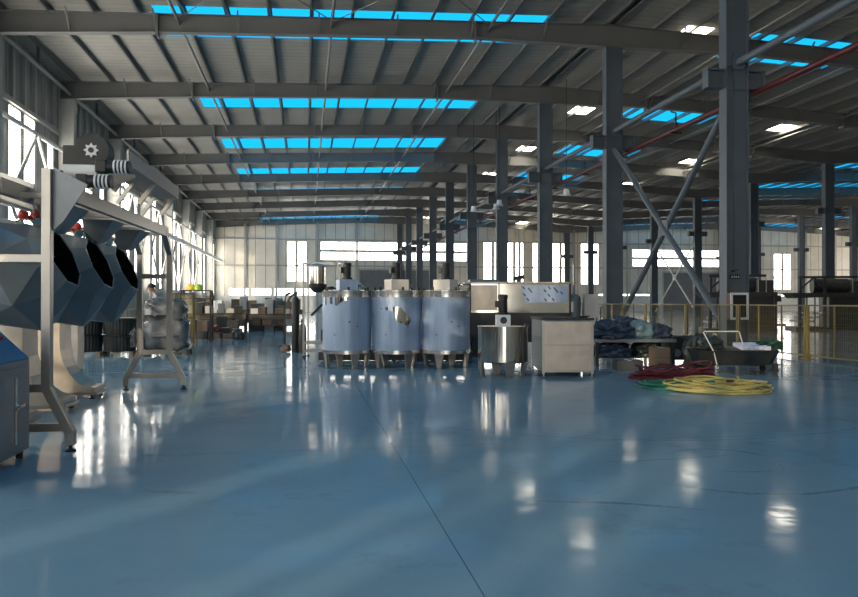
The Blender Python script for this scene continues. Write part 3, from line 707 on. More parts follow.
# steel cabinet with two panels
t = thing('steel_cupboard', 'low beige steel cupboard with two front panels beside the small tank', 'cabinet', U(5.50, 14.9), -.1665)
MB().box(-.53, .53, .02, 1.7, .1, 1.2).build('body', 'greysheet', t, sc=S)
MB().box(-.56, .56, -.02, 1.75, 1.2, 1.25).build('top', 'darksteel', t, sc=S, bevel=.004)
MB().box(-.49, .49, -.005, .02, .70, 1.17).build('upper_panel', 'satin', t, sc=S); MB().box(-.49, .49, -.005, .02, .15, .655).build('lower_panel', 'satin', t, sc=S)
b = MB(); b.box(-.545, -.49, -.02, .04, .06, 1.2); b.build('frame_post', 'steel', t, sc=S); MB().box(.49, .545, -.02, .04, .06, 1.2).build('frame_post', 'steel', t, sc=S)
for z in (.655, .10): MB().box(-.49, .49, -.02, .02, z, z + .045).build('frame_rail', 'steel', t, sc=S)
for x in (-.51, .51):
    for y in (.02, 1.65): MB().lathe([(.04, 0), (.04, .02), (.02, .03), (.02, .1)], 10, (x, y, 0)).build('foot', 'steel', t, sc=S)
o = MB().box(-.17, .10, -.1, .1, 0, .02); o.box(-.1, .17, -.08, .06, .02, .045)
o = o.build('clip_board', 'black', None, sc=S, bevel=.004, loc=U(5.86, 15.05, 1.251)); o.rotation_euler.z = .3; tag(o, 'small black tool lying on top of the beige steel cupboard', 'tool')

# long stainless mixer
t = thing('ribbon_mixer', 'long stainless mixer with patterned blue film on its front, behind the small tank', 'mixer', U(6.12, 20.5), -.1665)
prof = [(0, .75), (0, 2.12), (1.4, 2.12), (1.4, .75)]
MB().prism([(0, 2.12), (0, 1.25)] + [(.7 - .7 * math.cos(a), 1.25 - .6 * math.sin(a)) for a in [math.pi * k / 12 for k in range(1, 12)]] + [(1.4, 1.25), (1.4, 2.12)], 'x', -1.42, 1.42).build('trough', 'mirror', t, sc=S)
for x in (-1.47, 1.42): MB().box(x, x + .05, -.03, 1.43, .1, 2.12).build('end_plate', 'darksteel', t, sc=S)
MB().box(-1.62, 1.60, -.12, 1.5, 2.12, 2.17).build('lid', 'satin', t, sc=S, bevel=.004)
MB().prism([(-.05, 2.17), (.1, 2.25), (1.2, 2.25), (1.4, 2.17)], 'x', -1.45, -.6).build('lid_hood', 'satin', t, sc=S)
MB().box(-.64, -.58, -.04, .02, .95, 2.12).build('front_post', 'white', t, sc=S)
MB().box(-1.42, -.66, -.02, 0, 1.35, 2.08).build('front_panel', 'satin', t, sc=S)
MB().box(-.56, 1.40, -.02, 0, 1.30, 2.1).build('front_panel', 'mirror', t, sc=S)
f = MB().prism([(.03, 2.07), (1.38, 2.07), (1.38, 1.58), (.6, 1.575), (.22, 1.56), (.12, 1.62)], 'y', -.03, -.02).build('film_sheet', 'film', t, sc=S); f['label'] = 'blue protective film with dark printed marks'
for k, (x, z) in enumerate(((.1, 2.0), (.26, 1.96), (.31, 1.90), (.12, 1.80), (.22, 1.66), (.72, 1.91), (.84, 2.0), (1.0, 1.97), (1.06, 1.90), (.83, 1.78), (.73, 1.65), (.95, 1.66), (1.2, 1.85))):
    MB().prism([(x - .05, z + .035), (x - .01, z + .05), (x + .05, z - .03), (x + .01, z - .05)], 'y', -.034, -.03).build('print_mark', 'film_dark', f, sc=S)
MB().box(-1.42, 1.42, -.02, .12, .62, 1.28).build('drive_guard', 'black', t, sc=S); MB().box(-1.4, 1.4, .1, 1.3, .42, .62).build('drive_frame', 'black', t, sc=S)
for x in (-1.3, 1.3):
    for y in (.1, 1.3): MB().box(x - .08, x + .08, y - .08, y + .08, 0, .8).build('leg', 'darksteel', t, sc=S)
b = MB().box(-.06, .06, .2, .4, 2.17, 2.3); b.cyl((-.16, .3, 2.27), (.14, .3, 2.33), .06); b.build('lid_actuator', 'black', t, smooth=True, sc=S)
MB().box(1.47, 1.53, -.06, 0, 1.3, 1.6).build('switch_box', 'beige', t, sc=S)
# electric boxes behind
t = thing('electric_cabinet', 'plain beige electric cabinet standing beside the mixer, before a column', 'cabinet', U(8.58, 21.2), -.1665)
MB().box(-.22, .22, 0, .3, .3, 1.83).build('body', 'beige', t, sc=S, bevel=.006); MB().box(-.2, .2, -.015, 0, .34, 1.79).build('door', 'beige', t, sc=S); MB().box(.14, .17, -.035, -.015, .98, 1.12).build('handle', 'black', t, sc=S)
for x in (-.17, .17): MB().box(x - .05, x + .05, .02, .28, 0, .3).build('leg', 'darksteel', t, sc=S)
t = thing('steel_drum', 'grey rounded steel drum with a thin pipe between mixer and beige cabinet', 'drum', U(8.16, 21.6))
MB().lathe([(.22, 0), (.22, 1.7), (.19, 1.78), (.08, 1.83), (0, 1.83)], 24).build('shell', 'greysheet', t, smooth=True, sc=S); MB().cyl((0, 0, 1.8), (0, 0, 2.75), .035, n=10).build('pipe', 'greysheet', t, smooth=True, sc=S)

# vacuum loader on its stand
t = thing('vacuum_loader', 'stainless vacuum loader with blue lid in a tall open stand behind the tanks', 'loader', U(.4, 21.1), -.1665)
for x in (-.47, .5):
    for y in (0, .8):
        l = MB().bar((x, y, .06), (x, y, 2.72), .05, up=(0, 1, 0)).build('post', 'steel', t, sc=S); MB().lathe([(.05, 0), (.05, .02), (.02, .03), (.02, .07)], 10, (x, y, 0)).build('foot', 'rubber', l, sc=S)
for z in (2.70, .42, .18):
    for y in (0, .8): MB().bar((-.47, y, z), (.5, y, z), .045).build('crossbar', 'steel', t, sc=S)
    for x in (-.47, .5): MB().bar((x, 0, z), (x, .8, z), .045).build('crossbar', 'steel', t, sc=S)
v = MB().lathe([(.20, 2.1), (.235, 2.12), (.235, 2.60)], 28, (-.12, .35, 0)).build('hopper', 'mirror', t, smooth=True, sc=S)
MB().lathe([(.26, 2.6), (.26, 2.63), (.1, 2.70), (0, 2.70)], 28, (-.12, .35, 0)).build('hopper_lid', 'film', v, smooth=True, sc=S)
MB().lathe([(.12, 1.86), (.26, 2.02), (.26, 2.1), (.0, 2.1)], 28, (-.12, .35, 0)).build('hopper_cone', 'darksteel', v, smooth=True, sc=S)
MB().tube([(.1, .35, 1.95), (.3, .35, 1.98), (.42, .35, 1.90), (.5, .4, 1.86)], .07, 10).build('outlet_hose', 'black', t, smooth=True, sc=S)
b = MB().cyl((.1, .4, .45), (.1, .4, .8), .14); b.build('pump', 'mirror', t, smooth=True, sc=S); MB().tube([(-.3, .3, 1.2), (0, .3, 1.5), (.2, .3, 1.55), (.22, .3, .5)], .035, 8).build('suction_pipe', 'darksteel', t, smooth=True, sc=S)
for i, (x, y, h, lab) in enumerate(((-.32, 23.6, 1.9, 'taller dark gas cylinder beside the tall loader stand'), (-.1, 23.3, 1.05, 'shorter dark gas cylinder beside the tall loader stand'))):
    t = thing('gas_cylinder', lab, 'gas cylinder', U(x, y))
    MB().lathe([(.115, 0), (.12, .02), (.12, h - .3), (.1, h - .2), (.045, h - .14), (.045, h - .1), (0, h - .1)], 20).build('cylinder_body', 'darksteel', t, smooth=True, sc=S)
    MB().lathe([(.05, h - .1), (.06, h - .08), (.05, h), (0, h)], 14).build('valve_cap', 'black', t, smooth=True, sc=S)
o = MB().blob((0, 0, .1), (.16, .16, .14), 4).build('rag_bundle', 'carddark', None, True, sc=S, loc=U(-.62, 23.6)); tag(o, 'small brown bundle lying on the floor beside the gas cylinders', 'bundle')

# ================================================================== goods on pallets
def pallet(lab, x, y, w, d, rz=0.):
    t = thing('pallet', lab, 'pallet', U(x, y), rz)
    for k in range(5): MB().box(-w / 2 + k * (w - .12) / 4, -w / 2 + k * (w - .12) / 4 + .12, -d / 2, d / 2, .10, .125).build('deck_board', 'wood', t, sc=S)
    for yy in (-d / 2, -.05, d / 2 - .1):
        for xx in (-w / 2, -.06, w / 2 - .12): MB().box(xx, xx + .12, yy, yy + .1, 0, .10).build('block', 'wood', t, sc=S)
pallet('low wooden pallet under the dark ribbed bins', -5.95, 23.1, 1.95, 1.1); pallet('low wooden pallet under the stretch wrapped load', -4.2, 23.5, 1.35, 1.15)
def ribbed_bin(h, r):
    prof_n = 60; vs, fs = [], []
    for z, k_ in ((0, .93), (h - .05, 1.0)):
        for k in range(prof_n): rr = r * k_ * (1 if k % 2 else .955); a = 2 * math.pi * k / prof_n; vs.append((rr * math.cos(a), rr * math.sin(a), z))
    fs = [(k, (k + 1) % prof_n, prof_n + (k + 1) % prof_n, prof_n + k) for k in range(prof_n)] + [tuple(range(prof_n))[::-1], tuple(range(prof_n, 2 * prof_n))]
    return MB().add(vs, fs)
tb = thing('ribbed_bin', 'dark ribbed bin', 'bin', group='dark ribbed bins on the pallet')
ribbed_bin(.5, .47).build('bin_body', 'darksteel', tb, sc=S); MB().lathe([(.47, .44), (.49, .45), (.49, .49), (.44, .49)], 36).build('bin_rim', 'black', tb, smooth=True, sc=S)
for i, (x, z, lab) in enumerate(((-6.42, .126, 'dark ribbed bin on the pallet, lower of the stack near the drums'), (-5.47, .126, 'dark ribbed bin on the pallet, lower of the stack near the wrapped load'),
                              (-6.42, .63, 'dark ribbed bin, upper of the stack near the drums, rags inside'), (-5.47, .63, 'dark ribbed bin, upper of the stack near the wrapped load'))):
    if i == 0: tb.location = U(x, 23.1, z); tb['label'] = lab
    else: dup(tb, U(x, 23.1, z), .2 * i, lab)
o = MB().blob((0, 0, .09), (.36, .34, .14), 12, .35).build('rag_heap', 'carddark', None, True, sc=S, loc=U(-6.42, 23.1, 1.12)); tag(o, 'crumpled rag heap filling the top of a ribbed bin', 'rags')
t = thing('wrapped_load', 'grey pallet load in clear stretch wrap behind the splayed far legs', 'wrapped goods', U(-4.2, 23.5, .126))
MB().blob((0, 0, .47), (.68, .56, .48), 3, .10, 1.6, 40, 24, -.96, .45).build('lower_bale', 'wrap', t, True, sc=S)
MB().blob((-.02, 0, 1.2), (.60, .5, .36), 8, .22, 2.4, 40, 22, -.9, .6).build('upper_bale', 'wrap', t, True, sc=S)
MB().lathe([(.69, .42), (.70, .43), (.70, .47), (.69, .48)], 32).build('strap', 'wrap', t, True, sc=S)
o = MB().blob((0, 0, .34), (.16, .2, .36), 21, .35, 3).build('plastic_bundle', 'wrap', None, True, sc=S, loc=U(-5.0, 22.9, .13)); tag(o, 'crumpled clear plastic bundle between the bins and the wrapped load', 'plastic')

# yellow guard panels and racks
def guard(lab, p, q, z0, z1, nbar, name='guard_panel', cat='guard fence'):
    t = thing(name, lab, cat, U(*p), math.atan2(q[1] - p[1], q[0] - p[0])); L_ = math.hypot(q[0] - p[0], q[1] - p[1])
    for x in (0, L_): MB().box(x - .04, x + .04, -.04, .04, 0, z1).build('post', 'yellow', t, sc=S)
    for z in (z0, (z0 + z1) / 2, z1 - .03): MB().box(0, L_, -.02, .02, z, z + .04).build('rail', 'yellow', t, sc=S)
    for k in range(1, nbar): MB().box(L_ * k / nbar - .008, L_ * k / nbar + .008, -.01, .01, z0, z1).build('bar', 'yellow', t, sc=S)
guard('tall yellow barred guard panel beside the wrapped load', (-4.5, 26.6), (-4.08, 28.1), .1, 1.9, 18)
guard('low yellow guard rail seen above the wrapped load', (-5.6, 27.8), (-4.6, 27.8), .1, 1.5, 10)
guard('low yellow guard rail behind the ribbed bins', (-6.3, 25.6), (-5.4, 25.9), .1, 1.35, 8)
# person leaning behind the wrapped load
def person():
    t = thing('person', 'dark haired person in a pale blue shirt leaning forward behind the wrapped load', 'person', U(-4.86, 25.2), 0)
    J = {'pel': (.35, 0, .95), 'sp': (.22, 0, 1.18), 'ch': (.06, 0, 1.38), 'nk': (-.05, 0, 1.50), 'hd': (-.11, 0, 1.60), 'ht': (-.13, 0, 1.68)}
    r_ = {'pel': .15, 'sp': .135, 'ch': .145, 'nk': .055, 'hd': .085, 'ht': .075}
    E_ = [('pel', 'sp'), ('sp', 'ch'), ('ch', 'nk'), ('nk', 'hd'), ('hd', 'ht')]
    for s_, sy in (('l', 1), ('r', -1)):
        for nm, p, r in (('hip', (.36, sy * .1, .88), .095), ('kn', (.30, sy * .11, .48), .06), ('an', (.36, sy * .11, .08), .042), ('to', (.22, sy * .12, .04), .035),
                         ('sh', (.05, sy * .19, 1.40), .062), ('el', (-.05, sy * .25, 1.14), .045), ('wr', (-.27, sy * .2, 1.06), .032), ('hn', (-.36, sy * .19, 1.05), .03)):
            J[nm + s_] = p; r_[nm + s_] = r
        E_ += [('pel', 'hip' + s_), ('hip' + s_, 'kn' + s_), ('kn' + s_, 'an' + s_), ('an' + s_, 'to' + s_), ('ch', 'sh' + s_), ('sh' + s_, 'el' + s_), ('el' + s_, 'wr' + s_), ('wr' + s_, 'hn' + s_)]
    def skin(name, keys, m, k=1., edges=E_):
        ks = [a for a in J if a in keys]; me = bpy.data.meshes.new(name); idx = {a: i for i, a in enumerate(ks)}
        me.from_pydata([J[a] for a in ks], [(idx[a], idx[b]) for a, b in edges if a in idx and b in idx], []); me.materials.append(M[m])
        o = bpy.data.objects.new(name, me); COL.objects.link(o); o.parent = t
        md = o.modifiers.new('skin', 'SKIN'); md.use_smooth_shade = True
        sv = me.skin_vertices[0].data if me.skin_vertices else None
        if sv is None:
            bm = bmesh.new(); bm.from_mesh(me); bm.verts.layers.skin.verify(); bm.to_mesh(me); bm.free(); sv = me.skin_vertices[0].data
        for a in ks: sv[idx[a]].radius = (r_[a] * k, r_[a] * k)
        sv[0].use_root = True
        sb = o.modifiers.new('smooth', 'SUBSURF'); sb.levels = 2; sb.render_levels = 2
        return o
    skin('body', set(J), 'skin')
    skin('shirt', {'pel', 'sp', 'ch', 'shl', 'shr', 'ell', 'elr'}, 'shirt', 1.13)
    skin('trousers', {'pel', 'hipl', 'hipr', 'knl', 'knr', 'anl', 'anr'}, 'trousers', 1.12)
    MB().blob((-.10, 0, 1.655), (.105, .092, .10), 2, .05, 2, 20, 12, -.25).build('hair', 'hair', t, True)
    b = MB().blob((-.212, 0, 1.60), (.022, .016, .02), 1, 0, 1, 10, 8, -1); b.build('nose', 'skin', t, True)
    for sy in (-1, 1):
        for k in range(4): MB().tube([(-.38, sy * .19 + (k - 1.5) * .018, 1.05), (-.42, sy * .19 + (k - 1.5) * .02, 1.04), (-.45, sy * .19 + (k - 1.5) * .02, 1.015 + .005 * (k % 2))], .009, 6).build('finger', 'skin', t, True)
        MB().tube([(-.34, sy * .165, 1.05), (-.37, sy * .145, 1.04), (-.395, sy * .142, 1.03)], .010, 6).build('thumb', 'skin', t, True)
        MB().blob((-.205, sy * .035, 1.632), (.009, .012, .008), 1, 0, 1, 8, 6, -1).build('eye', 'black', t, True)
person()

# ================================================================== work benches and clutter at the far left
def bench(lab, x, y, w, d, h, shelf=True):
    t = thing('work_bench', lab, 'bench', U(x, y), 0)
    MB().box(-w / 2, w / 2, -d / 2, d / 2, h - .06, h).build('bench_top', 'darksteel', t, sc=S)
    for sx in (-1, 1):
        for sy in (-1, 1): MB().box(sx * (w / 2 - .06) - .05, sx * (w / 2 - .06) + .05, sy * (d / 2 - .06) - .05, sy * (d / 2 - .06) + .05, 0, h - .06).build('leg', 'darksteel', t, sc=S)
    if shelf: MB().box(-w / 2 + .05, w / 2 - .05, -d / 2 + .05, d / 2 - .05, .3, .34).build('shelf', 'darksteel', t, sc=S)
    MB().box(-w / 2, w / 2, -d / 2 - .02, -d / 2, h - .3, h - .06).build('apron', 'carddark', t, sc=S)
    return t
bench('dark steel work bench behind the boxes, near the window wall', -4.3, 40.2, 2.4, 1.0, 1.0); bench('dark steel work bench in the middle of the far bench row', -1.7, 40.4, 2.6, 1.0, .95)
bench('dark steel work bench farther back, under the end wall windows', -3.4, 47, 6.6, 1.0, 1.1); bench('dark steel work bench beside the tall black rack', -5.6, 37.0, 2.2, .9, 1.0)
rnd = random.Random(5)
cols = ['card', 'carddark', 'greysheet', 'white', 'darksteel', 'beige']
crate_i = [0]
def crate(x, y, z, w, d, h, m, lab, name='carton', cat='box', grp='clutter on the far benches'):
    t = thing(name, lab, cat, U(x, y, z), rnd.uniform(-.15, .15), grp)
    MB().box(-w / 2, w / 2, -d / 2, d / 2, 0, h).build('carton_body', m, t, sc=S); MB().box(-w / 2 - .005, w / 2 + .005, -.03, .03, h, h + .006).build('tape', 'beige' if m != 'beige' else 'card', t, sc=S)
NAMES_ = {'card': 'brown carton', 'carddark': 'dark brown carton', 'greysheet': 'grey steel box', 'white': 'white box', 'darksteel': 'dark metal box', 'beige': 'beige box'}
def bench_row(x0, y, z, items, where):
    x = x0; prev = None; cnt = {}
    for m, w, h in items:
        k = cnt.get(m, 0); cnt[m] = k + 1; h = h * 1.45 if z > .9 else h
        lab = ('%s %s, %s such from the windows' % (NAMES_[m], where, ORD[k]))
        crate(x + w / 2, y, z, w, .5, h, m, lab); x += w + .06
bench_row(-5.4, 40.1, 1.0, [('card', .4, .22), ('white', .3, .18), ('greysheet', .35, .35), ('beige', .4, .16), ('carddark', .4, .26)], 'on the bench behind the floor boxes')
bench_row(-2.9, 40.3, .95, [('white', .35, .2), ('carddark', .4, .25), ('greysheet', .3, .4), ('card', .45, .2), ('beige', .3, .18), ('white', .3, .15)], 'on the middle far bench')
bench_row(-2.85, 40.3, .34, [('carddark', .5, .4), ('card', .5, .35), ('carddark', .6, .4), ('greysheet', .5, .3)], 'under the middle far bench')
bench_row(-5.4, 40.1, .34, [('carddark', .5, .4), ('darksteel', .5, .45), ('card', .5, .35), ('carddark', .5, .3)], 'under the bench behind the floor boxes')
bench_row(-6.6, 46.85, .34, [('carddark', .7, .5), ('darksteel', .6, .55), ('card', .6, .5), ('carddark', .7, .5), ('darksteel', .7, .5), ('carddark', .7, .5), ('card', .6, .45), ('carddark', .7, .5)], 'under the farthest bench')
bench_row(-6.6, 46.9, 1.1, [('carddark', .5, .5), ('card', .4, .6), ('white', .5, .4), ('beige', .4, .35), ('carddark', .5, .45), ('greysheet', .4, .55), ('card', .5, .4), ('white', .4, .35), ('darksteel', .5, .5), ('beige', .5, .4), ('card', .5, .35), ('darksteel', .5, .45)], 'on the farthest bench')
bench_row(-4.9, 36.4, 0, [('carddark', .6, .8), ('darksteel', .5, .9), ('carddark', .5, .7)], 'tall on the floor beside the benches')
bench_row(-3.0, 41.9, 0, [('darksteel', .7, 1.5), ('greysheet', .5, 1.7), ('darksteel', .6, 1.35)], 'tall behind the middle far bench')
bench_row(-6.6, 37, 1.0, [('beige', .4, .3), ('card', .5, .35), ('white', .4, .2), ('carddark', .5, .4)], 'on the bench by the black rack')
bench_row(-5.0, 32.6, 0, [('carddark', .4, .35), ('darksteel', .4, .3), ('carddark', .5, .28), ('card', .4, .22), ('darksteel', .4, .2)], 'on the floor in front of the benches')
bench_row(-4.9, 33.4, 0, [('darksteel', .5, .5), ('carddark', .5, .55), ('darksteel', .5, .45), ('carddark', .4, .4)], 'on the floor before the benches, back row')
o = MB().blob((0, 0, .1), (.3, .2, .13), 3, .3).build('red_cloth', 'darkred', None, True, sc=S, loc=U(-3.83, 32.6, .285)); tag(o, 'dark red cloth heap on the floor boxes before the benches', 'cloth')
for i, (x, y, r, c) in enumerate(((-2.72, 31.9, .18, 'bagblack'), (-2.95, 32.5, .2, 'bag'))):
    o = MB().blob((0, 0, r * .8), (r * 1.2, r, r), 30 + i, .3).build('small_sack', c, None, True, sc=S, loc=U(x, y)); tag(o, ('black' if i == 0 else 'dark blue') + ' small sack on the floor at the end of the box row', 'sack')
# grey machine in wrapping on the far bench row
t = thing('wrapped_machine', 'grey hulking machine standing behind the middle far bench', 'machine', U(-1.75, 42.5))
MB().blob((0, 0, 1.3), (.55, .4, .5), 14, .3, 2.2, 32, 20, -.9, .7).build('cover', 'greysheet', t, True, sc=S); MB().box(-.5, .5, -.35, .35, 0, .95).build('base', 'darksteel', t, sc=S); MB().cyl((.1, 0, 1.7), (.35, 0, 1.85), .12).build('nozzle', 'white', t, True, sc=S)
t = thing('hose_reel_arm', 'black articulated arm above the benches, beside the gas cylinders', 'arm', U(-.75, 27))
MB().bar((0, 0, 0), (0, 0, 1.6), .08).build('post', 'darksteel', t, sc=S); MB().tube([(0, 0, 1.6), (.05, 0, 1.85), (.22, 0, 1.92)], .05, 8).build('upper_arm', 'black', t, True, sc=S); MB().tube([(.1, 0, 1.6), (.2, 0, 1.78), (.45, 0, 1.95)], .045, 8).build('lower_arm', 'black', t, True, sc=S); MB().box(-.2, .2, -.2, .2, 0, .04).build('base', 'black', t, sc=S)
# black rack with two safety helmets
t = thing('black_rack', 'tall black rack holding the two bright helmets', 'rack', U(-4.25, 30.2))
for x in (-.55, .55):
    for y in (-.3, .3): MB().box(x - .035, x + .035, y - .035, y + .035, 0, 2.02).build('post', 'black', t, sc=S)
for z in (.4, 1.1, 1.7, 2.02): MB().box(-.58, .58, -.33, .33, z, z + .04).build('shelf', 'darksteel', t, sc=S)
for x, m_, lab in ((-.22, 'yelbright', 'yellow safety helmet on top of the black rack'), (.06, 'green', 'lime green safety helmet on top of the black rack')):
    t = thing('safety_helmet', lab, 'helmet', U(-4.25 + x, 30.1, 2.06))
    MB().lathe([(.19, 0), (.19, .06), (.17, .14), (.11, .21), (0, .24)], 20).build('dome', m_, t, True, sc=S); MB().lathe([(.185, 0), (.24, .0), (.24, .018), (.185, .025)], 20).build('brim', m_, t, True, sc=S)
bench_row(-4.65, 30.2, 1.14, [('white', .3, .22), ('darksteel', .3, .3), ('beige', .25, .2)], 'on the black rack')
bench_row(-4.7, 30.2, .44, [('darksteel', .45, .45), ('carddark', .4, .4)], 'low on the black rack')

# ================================================================== right: bags, table, cartons, trolley, hoses
t = thing('low_table', 'low steel table carrying the dark plastic bags', 'table', U(8.2, 17.7), -.1665)
MB().box(-1.0, 1.05, -.45, .5, .58, .66).build('table_top', 'greysheet', t, sc=S, bevel=.004)
for x in (-.93, .98):
    for y in (-.38, .43): MB().box(x - .04, x + .04, y - .04, y + .04, 0, .58).build('leg', 'darksteel', t, sc=S)
MB().box(-.95, 1.0, -.4, .45, .18, .21).build('lower_shelf', 'darksteel', t, sc=S)
def sack(lab, x, y, z, rx, ry, rz, m, seed, amp=.28, name='plastic_bag'):
    o = MB().blob((0, 0, rz * .62), (rx, ry, rz), seed, amp, 2.4, 40, 24, -.62, .8).build(name, m, None, True, sc=S, loc=U(x, y, z)); tag(o, lab, 'bag')
sack('shiny dark blue plastic bag at the cupboard end of the low table', 7.65, 17.55, .66, .52, .38, .26, 'bag', 1, .4)
sack('teal plastic bag in the middle of the low table', 8.42, 17.6, .66, .36, .34, .28, 'bagteal', 2, .2)
sack('dark blue plastic bag at the trolley end of the low table', 8.98, 17.75, .66, .34, .3, .22, 'bag', 3, .3)
sack('dark blue plastic bag behind the others on the low table', 8.1, 18.0, .66, .5, .3, .33, 'bag', 4, .35)
sack('crumpled blue plastic bag on the lower shelf of the low table', 7.7, 17.7, .21, .48, .36, .22, 'bag', 6, .35)
sack('black plastic bag on the lower shelf of the low table', 8.6, 17.6, .21, .4, .34, .22, 'bagblack', 7, .3)
def carton(lab, x, y, w, d, h, m, rz):
    t = thing('carton', lab, 'box', U(x, y), rz)
    MB().box(-w / 2, w / 2, 0, d, 0, h).build('carton_body', m, t, sc=S, bevel=.003); MB().box(-.03, .03, -.003, d + .003, h, h + .005).build('tape', 'beige', t, sc=S); MB().box(-w / 2, w / 2, -.004, 0, h * .48, h * .5).build('flap_seam', 'carddark', t, sc=S)
carton('flat dark carton on the floor in front of the low table', 7.42, 16.0, .6, .5, .23, 'slate', -.1665); carton('upright brown carton on the floor beside the low table', 8.62, 16.75, .38, .45, .47, 'card', -.1)
t = thing('floor_machine', 'black floor machine with a yellow band between the table and the trolley', 'machine', U(9.5, 17.55), -.1)
MB().box(-.36, .36, -.3, .4, .12, .72).build('housing', 'black', t, sc=S, bevel=.02); MB().box(-.05, .05, -.31, -.29, .2, .5).build('yellow_band', 'yellow', t, sc=S); MB().cyl((-.2, -.32, .3), (-.2, -.28, .3), .1).build('dial', 'greysheet', t, sc=S)
for x in (-.28, .28): MB().cyl((x - .04, -.15, .07), (x + .04, -.15, .07), .07).build('wheel', 'rubber', t, sc=S); MB().cyl((x - .04, .25, .07), (x + .04, .25, .07), .07).build('wheel', 'rubber', t, sc=S)
# trolley
t = thing('tray_trolley', 'dark steel tray trolley on castors with a thin push handle, in front of the fence', 'trolley', U(9.5, 15.2), -.1665)
oc = lambda hx, hy, c: [(-hx + c, -hy), (hx - c, -hy), (hx, -hy + c), (hx, hy - c), (hx - c, hy), (-hx + c, hy), (-hx, hy - c), (-hx, -hy + c)]
b = MB(); A = oc(.78, .45, .18); B_ = oc(.92, .55, .2); C_ = oc(.89, .52, .2); D_ = oc(.75, .42, .18)
vs = [(x, y, .22) for x, y in A] + [(x, y, .52) for x, y in B_] + [(x, y, .52) for x, y in C_] + [(x, y, .25) for x, y in D_]
fs = [(k + r * 8, (k + 1) % 8 + r * 8, (k + 1) % 8 + r * 8 + 8, k + r * 8 + 8) for r in range(3) for k in range(8)] + [tuple(range(8))[::-1], tuple(range(24, 32))]
b.add(vs, fs).build('tray', 'darksteel', t, sc=S)
MB().box(-.8, .88, -.4, .4, .19, .225).build('chassis', 'darksteel', t, sc=S)
for x in (.82, -.62):
    for y in (-.32, .32):
        c = MB().box(x - .05, x + .05, y - .04, y + .04, .12, .19).build('castor_fork', 'darksteel', t, sc=S); MB().cyl((x, y - .025, .075), (x, y + .025, .075), .075).build('castor_wheel', 'rubber', c, True, sc=S)
MB().tube([(-.55, -.52, .22), (-.62, -.53, .5), (-.86, -.56, .93), (-.84, -.55, .95), (-.1, -.55, .95), (-.07, -.55, .93), (.05, -.52, .55)], .012, 8).build('push_handle', 'white', t, True, sc=S)
def stack_paper():
    t = thing('paper_bundle', 'white and lilac bundle of printed papers lying on the trolley', 'papers', U(9.78, 14.9, .57), -.12)
    for k in range(5): 
        m_ = Matrix.Translation((0, 0, k * .016)) @ Matrix.Rotation(R(8), 4, 'X') @ Matrix.Rotation(.05 * (k % 3 - 1), 4, 'Z')
        MB().box(-.32, .32, -.24, .24, 0, .014, m_).build('paper_sheaf', 'paper', t, sc=S)
stack_paper()
b = MB(); b.box(-.55, .75, -.56, .50, .515, .53); 
b.build('tray_board', 'darksteel', bpy.data.objects['tray_trolley'], sc=S)
sack('dark green cloth heaped at the end of the trolley', 10.2, 14.95, .53, .26, .3, .13, 'cloth', 9, .5, 'cloth_heap')
sack('black plastic sack standing behind the trolley handle', 9.25, 16.15, .0, .34, .34, .52, 'bagblack', 11, .25)
sack('small black plastic sack on the trolley tray', 9.0, 15.2, .53, .24, .24, .17, 'bagblack', 13, .3)

def hose(lab, name, x, y, rx, ry, rz, turns, r, m, seed, lift=.1, tie=None):
    q = random.Random(seed); t = thing(name, lab, 'hose', U(x, y), rz); pts = []; steps = 40
    ph = [q.uniform(0, 6.28) for _ in range(8)]
    for i in range(turns * steps + 1):
        u = i / steps; a = 2 * math.pi * u; k = u / turns
        f = .72 + .30 * math.sin(u * 2.39 + ph[0]) * .9 - .05; f2 = .55 + .42 * math.sin(u * 1.73 + ph[1])
        z = r + lift * (.5 + .5 * math.sin(u * 2.9 + ph[2])) * (.6 + .4 * math.sin(a * 1 + u * 1.1)) * (.35 + .65 * k)
        pts.append((rx * f * math.cos(a) + .06 * math.sin(2 * a + u), ry * f2 * math.sin(a) + .05 * math.sin(3 * a + u * .7), max(r, z)))
    MB().tube(pts, r, 7).build('coil', m, t, True, sc=S)
    if tie:
        for px, py, c in tie: MB().lathe([(.03, 0), (.07, .0), (.07, .16), (.03, .17)], 12, (px, py, .01)).build('tie', c, t, True, sc=S)
hose('large yellow hose coil lying flat in front of the trolley', 'hose_coil', 7.38, 12.3, 1.0, .85, -.12, 30, .0135, 'yellowhose', 3, .22, [(-.15, -.1, 'greenhose'), (.25, .0, 'redhose')])
hose('dark red hose coil behind the yellow one', 'hose_coil', 7.55, 14.2, .95, .75, -.1, 26, .015, 'redhose', 8, .36)
hose('green hose coil half under the yellow one', 'hose_coil', 6.6, 12.75, .5, .65, .1, 16, .013, 'greenhose', 5, .12)

